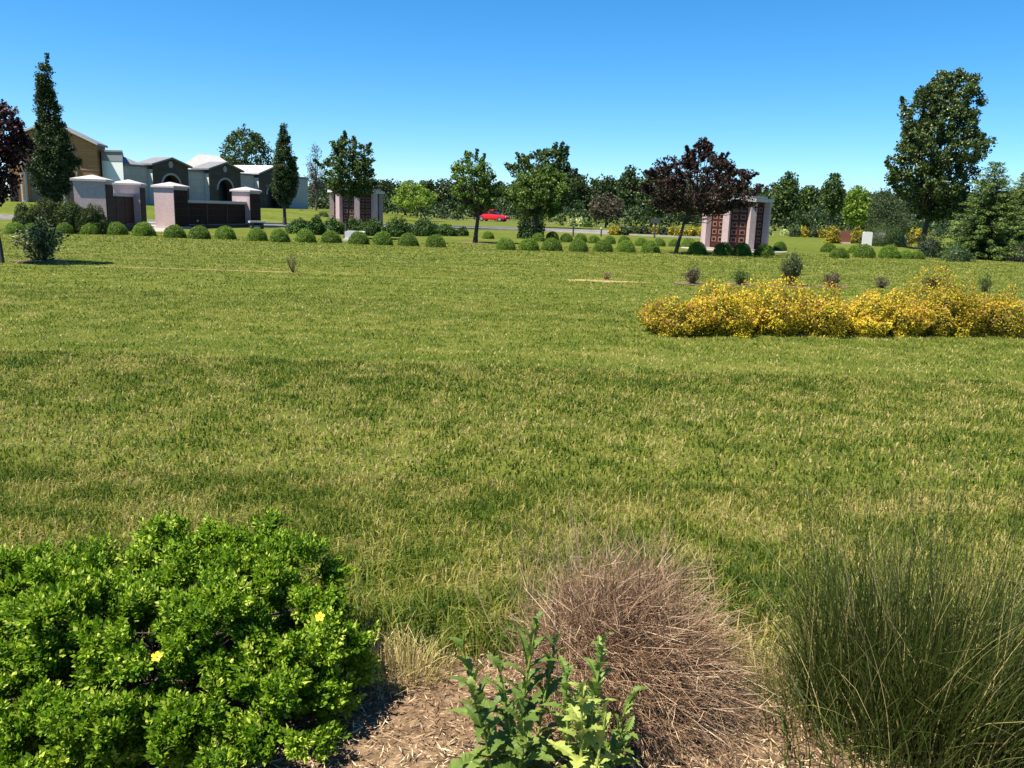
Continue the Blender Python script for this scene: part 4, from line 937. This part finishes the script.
# gaps: leave out rosettes in a few pockets where the shaded inside shows
for (px, py, y, r_) in [(205, 640, 2.3, .10), (225, 690, 2.2, .10), (300, 575, 2.6, .06), (225, 600, 2.4, .07), (75, 690, 2.2, .07), (130, 615, 2.4, .06), (330, 690, 2.2, .06), (190, 740, 2.05, .09)]:
    ok &= np.linalg.norm(RP - solid(px, py, y), axis=1) > 1.25 * r_ * (.6 + .5 * rng.random(len(RP)))
RP, RD, RT = RP[ok], RD[ok], RT[ok]; k = len(RP); per = 10
D = unit(RD + rnd(k) * .45); ref = unit(np.cross(D, rnd(k))); bi = np.cross(D, ref)
ia = np.repeat(np.arange(k), per); ph = np.tile(np.arange(per) * 2.4, k) + rng.normal(0, .3, k * per)
open_ = np.tile(np.linspace(.35, 1.25, per), k); hgt = np.tile(np.linspace(.018, -.012, per), k)
A = unit(D[ia] * np.cos(open_)[:, None] + (ref[ia] * np.cos(ph)[:, None] + bi[ia] * np.sin(ph)[:, None]) * np.sin(open_)[:, None])
B = unit(np.cross(A, D[ia])); L = .0165 * rng.uniform(.65, 1.3, k * per)
V, Fc = leaf_quads(RP[ia] + D[ia] * hgt[:, None] + A * .003, A, B, L, L * .66, .22)
t = np.clip(.46 + RT[ia] + rng.normal(0, .15, k)[ia] + rng.normal(0, .20, k * per) + .14 * (hgt > .008), 0, 1)
t = np.where(rng.random(k)[ia] < .012, .98, t)
np_mesh('foliage', [(V, Fc)], M['potentilla'], bush, bc, t)
lines = []
for i in rng.choice(k, 130, replace=False):
    s = bc + np.array([rng.normal(0, .16), rng.normal(0, .12), 0]); e_ = RP[i]; mid = s * .45 + e_ * .55 + np.array([0, 0, .06]) + rng.normal(0, .02, 3)
    lines.append((np.array([s, s * .6 + mid * .4, mid, e_]), np.array([.005, .004, .003, .0012])))
V, Fc = tubes(lines, 5); np_mesh('stem', [(V, Fc)], M['bark'], bush, bc)
for (px, py, y) in ((156.5, 657, 1.96), (320, 617, 2.16)):
    c = solid(px, py, y); dirv = unit((CAM - c) * .6 + np.array([-.3, 0, .7])); r1 = unit(np.cross(dirv, [0.2, 1, 0.1])); r2 = np.cross(dirv, r1)
    a = np.arange(5) * 2 * math.pi / 5; parts = []
    for q in a:
        u = r1 * math.cos(q) + r2 * math.sin(q); v = -r1 * math.sin(q) + r2 * math.cos(q)
        pts = [c, c + u * .005 + v * .0042 + dirv * .001, c + u * .0115 + v * .0052 + dirv * .003, c + u * .0145 + dirv * .003, c + u * .0115 - v * .0052 + dirv * .005, c + u * .005 - v * .0042 + dirv * .001]
        parts.append((np.array(pts), np.array([[0, 1, 2, 3, 4, 5]])))
    cen = [c + dirv * .004 + (r1 * math.cos(q) + r2 * math.sin(q)) * .0035 for q in np.arange(7) * .8976]
    f = np_mesh('flower', parts, M['petal'], bush, bc); np_mesh('flower_centre', [(np.array(cen), np.array([list(range(7))]))], M['pollen'], f, bc)

# ------------------------------------------------------------------ foreground: dead brown shrub
dc = np.array([.335, 2.36, 0.0]); dead = empty('dead_shrub', dc, 'mound of dry brown twigs in the middle foreground behind the green weeds', 'dead shrub')
lines, tn = [], []
for i in range(5200):
    a = rng.random() * 2 * math.pi; el = math.asin(rng.random() ** .8 * .98 + .02) if i % 5 else rng.uniform(.0, .5)
    dv = np.array([math.cos(a) * math.cos(el), math.sin(a) * math.cos(el), math.sin(el)])
    rr = np.array([.37, .37, .50]) * (rng.uniform(.60, 1.02) if i % 7 else rng.uniform(1.0, 1.2)); tip = dc + dv * rr + np.array([.05, 0, .0])
    s0 = dc + np.array([rng.normal(0, .12), rng.normal(0, .10), rng.uniform(0, .05)])
    if i % 3: s0 = s0 + (tip - s0) * rng.uniform(.25, .6)
    # twigs bow outwards and lie over towards the right
    sweep = np.array([.07, -.02, -.04]) * rng.random()
    mid = (s0 + tip) / 2 + np.array([0, 0, .05]) * rng.random() + rng.normal(0, .018, 3); tip = tip + sweep + rng.normal(0, .03, 3); tip[2] = max(tip[2], .02)
    w = rng.uniform(.0005, .00125); lines.append((np.array([s0, mid, tip]), np.array([w * 1.5, w, w * .45])))
    tt = np.clip(.56 + rng.normal(0, .24), 0, 1); tn += [tt] * 6
    if i % 4:
        f = rng.uniform(.55, .9); b0 = mid * (1 - f) + tip * f; tp = b0 + unit(dv + rnd(1)[0] * .9) * rng.uniform(.04, .10)
        lines.append((np.array([b0, (b0 + tp) / 2 + rng.normal(0, .004, 3), tp]), np.array([w * .8, w * .6, w * .3]))); tn += [min(tt + .12, 1)] * 6
for i in range(120):                       # pale upright stalks at its back left
    s0 = atd(rng.uniform(515, 610), 690, 2.45); s0[2] = 0.02; h_ = rng.uniform(.30, .60)
    tp = s0 + np.array([rng.normal(-.03, .10), rng.normal(0, .07), h_]); w = .0007
    lines.append((np.array([s0, (s0 + tp) / 2 + rng.normal(0, .015, 3), tp]), np.array([w * 1.3, w, w * .5]))); tn += [np.clip(.80 + rng.normal(0, .15), 0, 1)] * 6
    for q in range(3):
        f = rng.uniform(.5, .95); b0 = s0 * (1 - f) + tp * f; t2 = b0 + np.array([rng.normal(0, .035), rng.normal(0, .03), .05]); lines.append((np.array([b0, (b0 + t2) / 2, t2]), np.array([w * .8, w * .6, w * .3]))); tn += [.7] * 6
V, Fc = tubes(lines, 3); np_mesh('twigs', [(V, Fc)], M['twig'], dead, dc, np.array(tn))
S = np.array([[math.cos(a) * math.sin(p), math.sin(a) * math.sin(p), math.cos(p)] for p in np.linspace(.05, 1.57, 8) for a in np.linspace(0, 2 * math.pi, 17)[:-1]]) * [.24, .22, .26] + dc
np_mesh('root_crown', [(S, np.array([(i * 16 + j, i * 16 + (j + 1) % 16, (i + 1) * 16 + (j + 1) % 16, (i + 1) * 16 + j) for i in range(7) for j in range(16)]))], M['soil'], dead, dc)

# ------------------------------------------------------------------ foreground: green weeds with lobed leaves
def lobed_leaf(s, dirv, up, length, width, droop, nl=5, seg=14, lobed=.55):
    """strip leaf along a drooping midrib, with toothed lobes and a fold along the midrib"""
    T = unit(dirv); side = unit(np.cross(T, up)); nrm = unit(np.cross(side, T)); V, t = [], np.linspace(0, 1, seg * 2 + 1)
    for i, u in enumerate(t):
        c = s + T * length * u + np.array([0, 0, -1]) * droop * length * u * u + nrm * .05 * length * math.sin(u * 3.1)
        w = width * (math.sin(math.pi * min(u * .92 + .08, 1)) ** .8) * (1 - lobed * (.5 + .5 * math.cos(u * nl * 2 * math.pi)) * (u < .93)) * .5 + .0006
        j = 1 + .12 * rng.normal()
        V += [c + side * w * j + nrm * w * .45 - T * w * .3, c, c - side * w * j + nrm * w * .45 - T * w * .3]
    k = len(t); Fc = [(3 * i + q, 3 * i + q + 1, 3 * (i + 1) + q + 1, 3 * (i + 1) + q) for i in range(k - 1) for q in (0, 1)]
    return np.array(V), np.array(Fc)
def weed(label, stalks, leafset, tone0, name='thistle_weed'):
    b0 = np.array(stalks[0][0]) * [1, 1, 0]; e = empty(name, b0, label, 'weed'); lines, LV, LT = [], [], []
    for (s, tip, r_, nleaf, ll, lw, lob) in stalks:
        s, tip = np.array(s), np.array(tip); mid = (s + tip) / 2 + rng.normal(0, .012, 3); ln = np.array([s, s * .5 + mid * .5, mid, mid * .5 + tip * .5, tip])
        lines.append((ln, r_ * np.linspace(1, .35, 5))); ax = unit(tip - s)
        for k in range(nleaf):
            f = (k + .6) / nleaf; c = s + (tip - s) * f; c = c + (mid - (s + tip) / 2) * (4 * f * (1 - f)); a = k * 2.4 + rng.normal(0, .3); o1 = unit(np.cross(ax, [.3, .9, .1])); o2 = np.cross(ax, o1)
            out = o1 * math.cos(a) + o2 * math.sin(a); el = .35 + .9 * f + rng.normal(0, .15)
            dv = out * math.cos(el) + ax * math.sin(el); ln_ = ll * (1.0 - .55 * f) * rng.uniform(.8, 1.2)
            v, fc = lobed_leaf(c, dv, ax, ln_, lw * (1 - .4 * f) * rng.uniform(.8, 1.2), rng.uniform(.1, .5), int(rng.integers(4, 7)), lobed=lob)
            LV.append((v, fc)); LT += list(np.clip(tone0 + rng.normal(0, .1) + rng.normal(0, .05, len(fc)), 0, 1))
    V, Fc = tubes(lines, 6); np_mesh('stem', [(V, Fc)], M['weed'], e, b0, np.full(len(Fc), min(tone0 + .2, 1)))
    np_mesh('leaves', LV, M['weed'], e, b0, np.array(LT))
g = lambda px, py, y: atd(px, py, y)
def gb(px, y): q = atd(px, 800, y); return np.array([q[0], y, .0])
weed('tall dark green lobed weed left of the dry twig mound', [
    (gb(515, 1.98), g(536, 624, 2.02), .007, 26, .18, .042, .45), (gb(500, 1.95), g(462, 648, 2.0), .005, 14, .21, .040, .2), (gb(525, 1.93), g(500, 668, 1.9), .005, 14, .17, .048, .5),
    (gb(530, 1.97), g(556, 640, 2.05), .005, 15, .15, .040, .45), (gb(495, 1.92), g(472, 690, 1.88), .005, 12, .19, .046, .4), (gb(512, 1.9), g(520, 700, 1.86), .005, 12, .16, .06, .4)], None, .50)
weed('paler lobed weed before the dry twig mound, right of the darker one', [
    (gb(585, 1.95), g(604, 640, 2.0), .006, 18, .15, .055, .5), (gb(575, 1.9), g(566, 672, 1.93), .005, 14, .14, .05, .5), (gb(590, 1.95), g(634, 690, 1.98), .0045, 13, .12, .045, .5), (gb(600, 1.9), g(628, 728, 1.88), .004, 11, .11, .042, .5)], None, .52)
weed('low yellowing lobed weed at the bottom edge before the dry twig mound', [
    (gb(580, 1.86), g(582, 690, 1.86), .006, 18, .14, .06, .55), (gb(592, 1.84), g(606, 712, 1.85), .005, 10, .12, .05, .55)], None, .82)

# ------------------------------------------------------------------ foreground: tall ornamental grass clump at right
tc_ = np.array([1.27, 2.27, 0.0]); tuft = empty('grass_clump', tc_, 'tall dark clump of flowering grass in the lower right corner', 'ornamental grass')
def strands(n_, c, rad, hmin, hmax, spread, w0, tone_m, tone_s, seg=6):
    a = rng.random(n_) * 2 * math.pi; q = rad * np.sqrt(rng.random(n_)); s = np.column_stack([c[0] + q * np.cos(a) * 1.25, c[1] + q * np.sin(a), np.zeros(n_)])
    h_ = rng.uniform(hmin, hmax, n_); lean = spread * (q / rad) * rng.uniform(.3, 1.5, n_) + rng.normal(0, .14, n_); a2 = a + rng.normal(0, 1.1, n_)
    dx = np.column_stack([np.cos(a2), np.sin(a2), np.zeros(n_)]); u = np.linspace(0, 1, seg)
    C = s[:, None] + np.array([0, 0, 1]) * (h_[:, None] * (u - .32 * np.abs(lean)[:, None] * u ** 2.2))[..., None] + dx[:, None] * (h_ * lean)[:, None, None] * (u ** 1.7)[None, :, None]
    sd_ = rng.random(n_) * 6.28; side = np.column_stack([np.cos(sd_), np.sin(sd_), np.zeros(n_)])
    w = w0 * rng.uniform(.6, 1.4, n_)[:, None, None] * (1 - .9 * u ** 2)[None, :, None] + .0002
    V = np.stack([C - side[:, None] * w / 2, C + side[:, None] * w / 2], 2).reshape(n_, -1, 3); k = seg * 2
    Fc = np.array([(2 * i, 2 * i + 1, 2 * i + 3, 2 * i + 2) for i in range(seg - 1)]); Fa = (Fc[None] + (np.arange(n_) * k)[:, None, None]).reshape(-1, 4)
    t = np.clip(rng.normal(tone_m, tone_s, n_), 0, 1)
    return V.reshape(-1, 3), Fa, np.repeat(t, seg - 1), C
v1 = strands(2000, tc_, .28, .22, .60, .55, .0036, .36, .18)
v2 = strands(900, tc_ + [-.02, -.12, 0], .38, .14, .38, 1.0, .0036, .55, .2)
v3 = strands(330, tc_, .32, .35, .74, .8, .0022, .93, .06)
np_mesh('blades', [v1[:2], v2[:2], v3[:2]], M['tuft'], tuft, tc_, np.concatenate([v1[2], v2[2], v3[2]]))
# flowering stalks with spikelets
v4 = strands(430, tc_ + [.05, .04, 0], .34, .45, 1.0, .30, .0016, .34, .24, 8)
C = v4[3]; PP, AA = [], []
for i in range(len(C)):
    for f in np.linspace(.62, 1.0, 16):
        x = f * 7; j = min(int(x), 6); PP.append(C[i, j] + (C[i, j + 1] - C[i, j]) * (x - j)); AA.append(unit(C[i, j + 1] - C[i, j] + rng.normal(0, .04, 3)))
PP, AA = np.array(PP), np.array(AA); L = rng.uniform(.007, .015, len(PP)); B = unit(np.cross(AA, rnd(len(PP))))
V, Fc = leaf_quads(PP, AA, B, L, L * .22, .2)
np_mesh('flower_stalks', [v4[:2], (V, Fc)], M['tuft'], tuft, tc_, np.concatenate([v4[2], np.clip(rng.normal(.5, .22, len(Fc)), 0, 1)]))

# dry straw-coloured tufts where the lawn meets the bed
for px, py, r_, n_, lb in ((402, 672, .13, 520, 'clump of dry straw-coloured grass at the lawn edge right of the leafy bush'), (795, 688, .13, 520, 'clump of dry straw-coloured grass between the twig mound and the tall dark grass')):
    q = at(px, py); v = strands(n_, q, r_, .05, .15, .9, .0032, .95, .07, 4)
    o = np_mesh('straw_tuft', [v[:2]], M['tuft'], None, q, v[2]); o.location = tuple(q); tag(o, lb, 'dry grass')
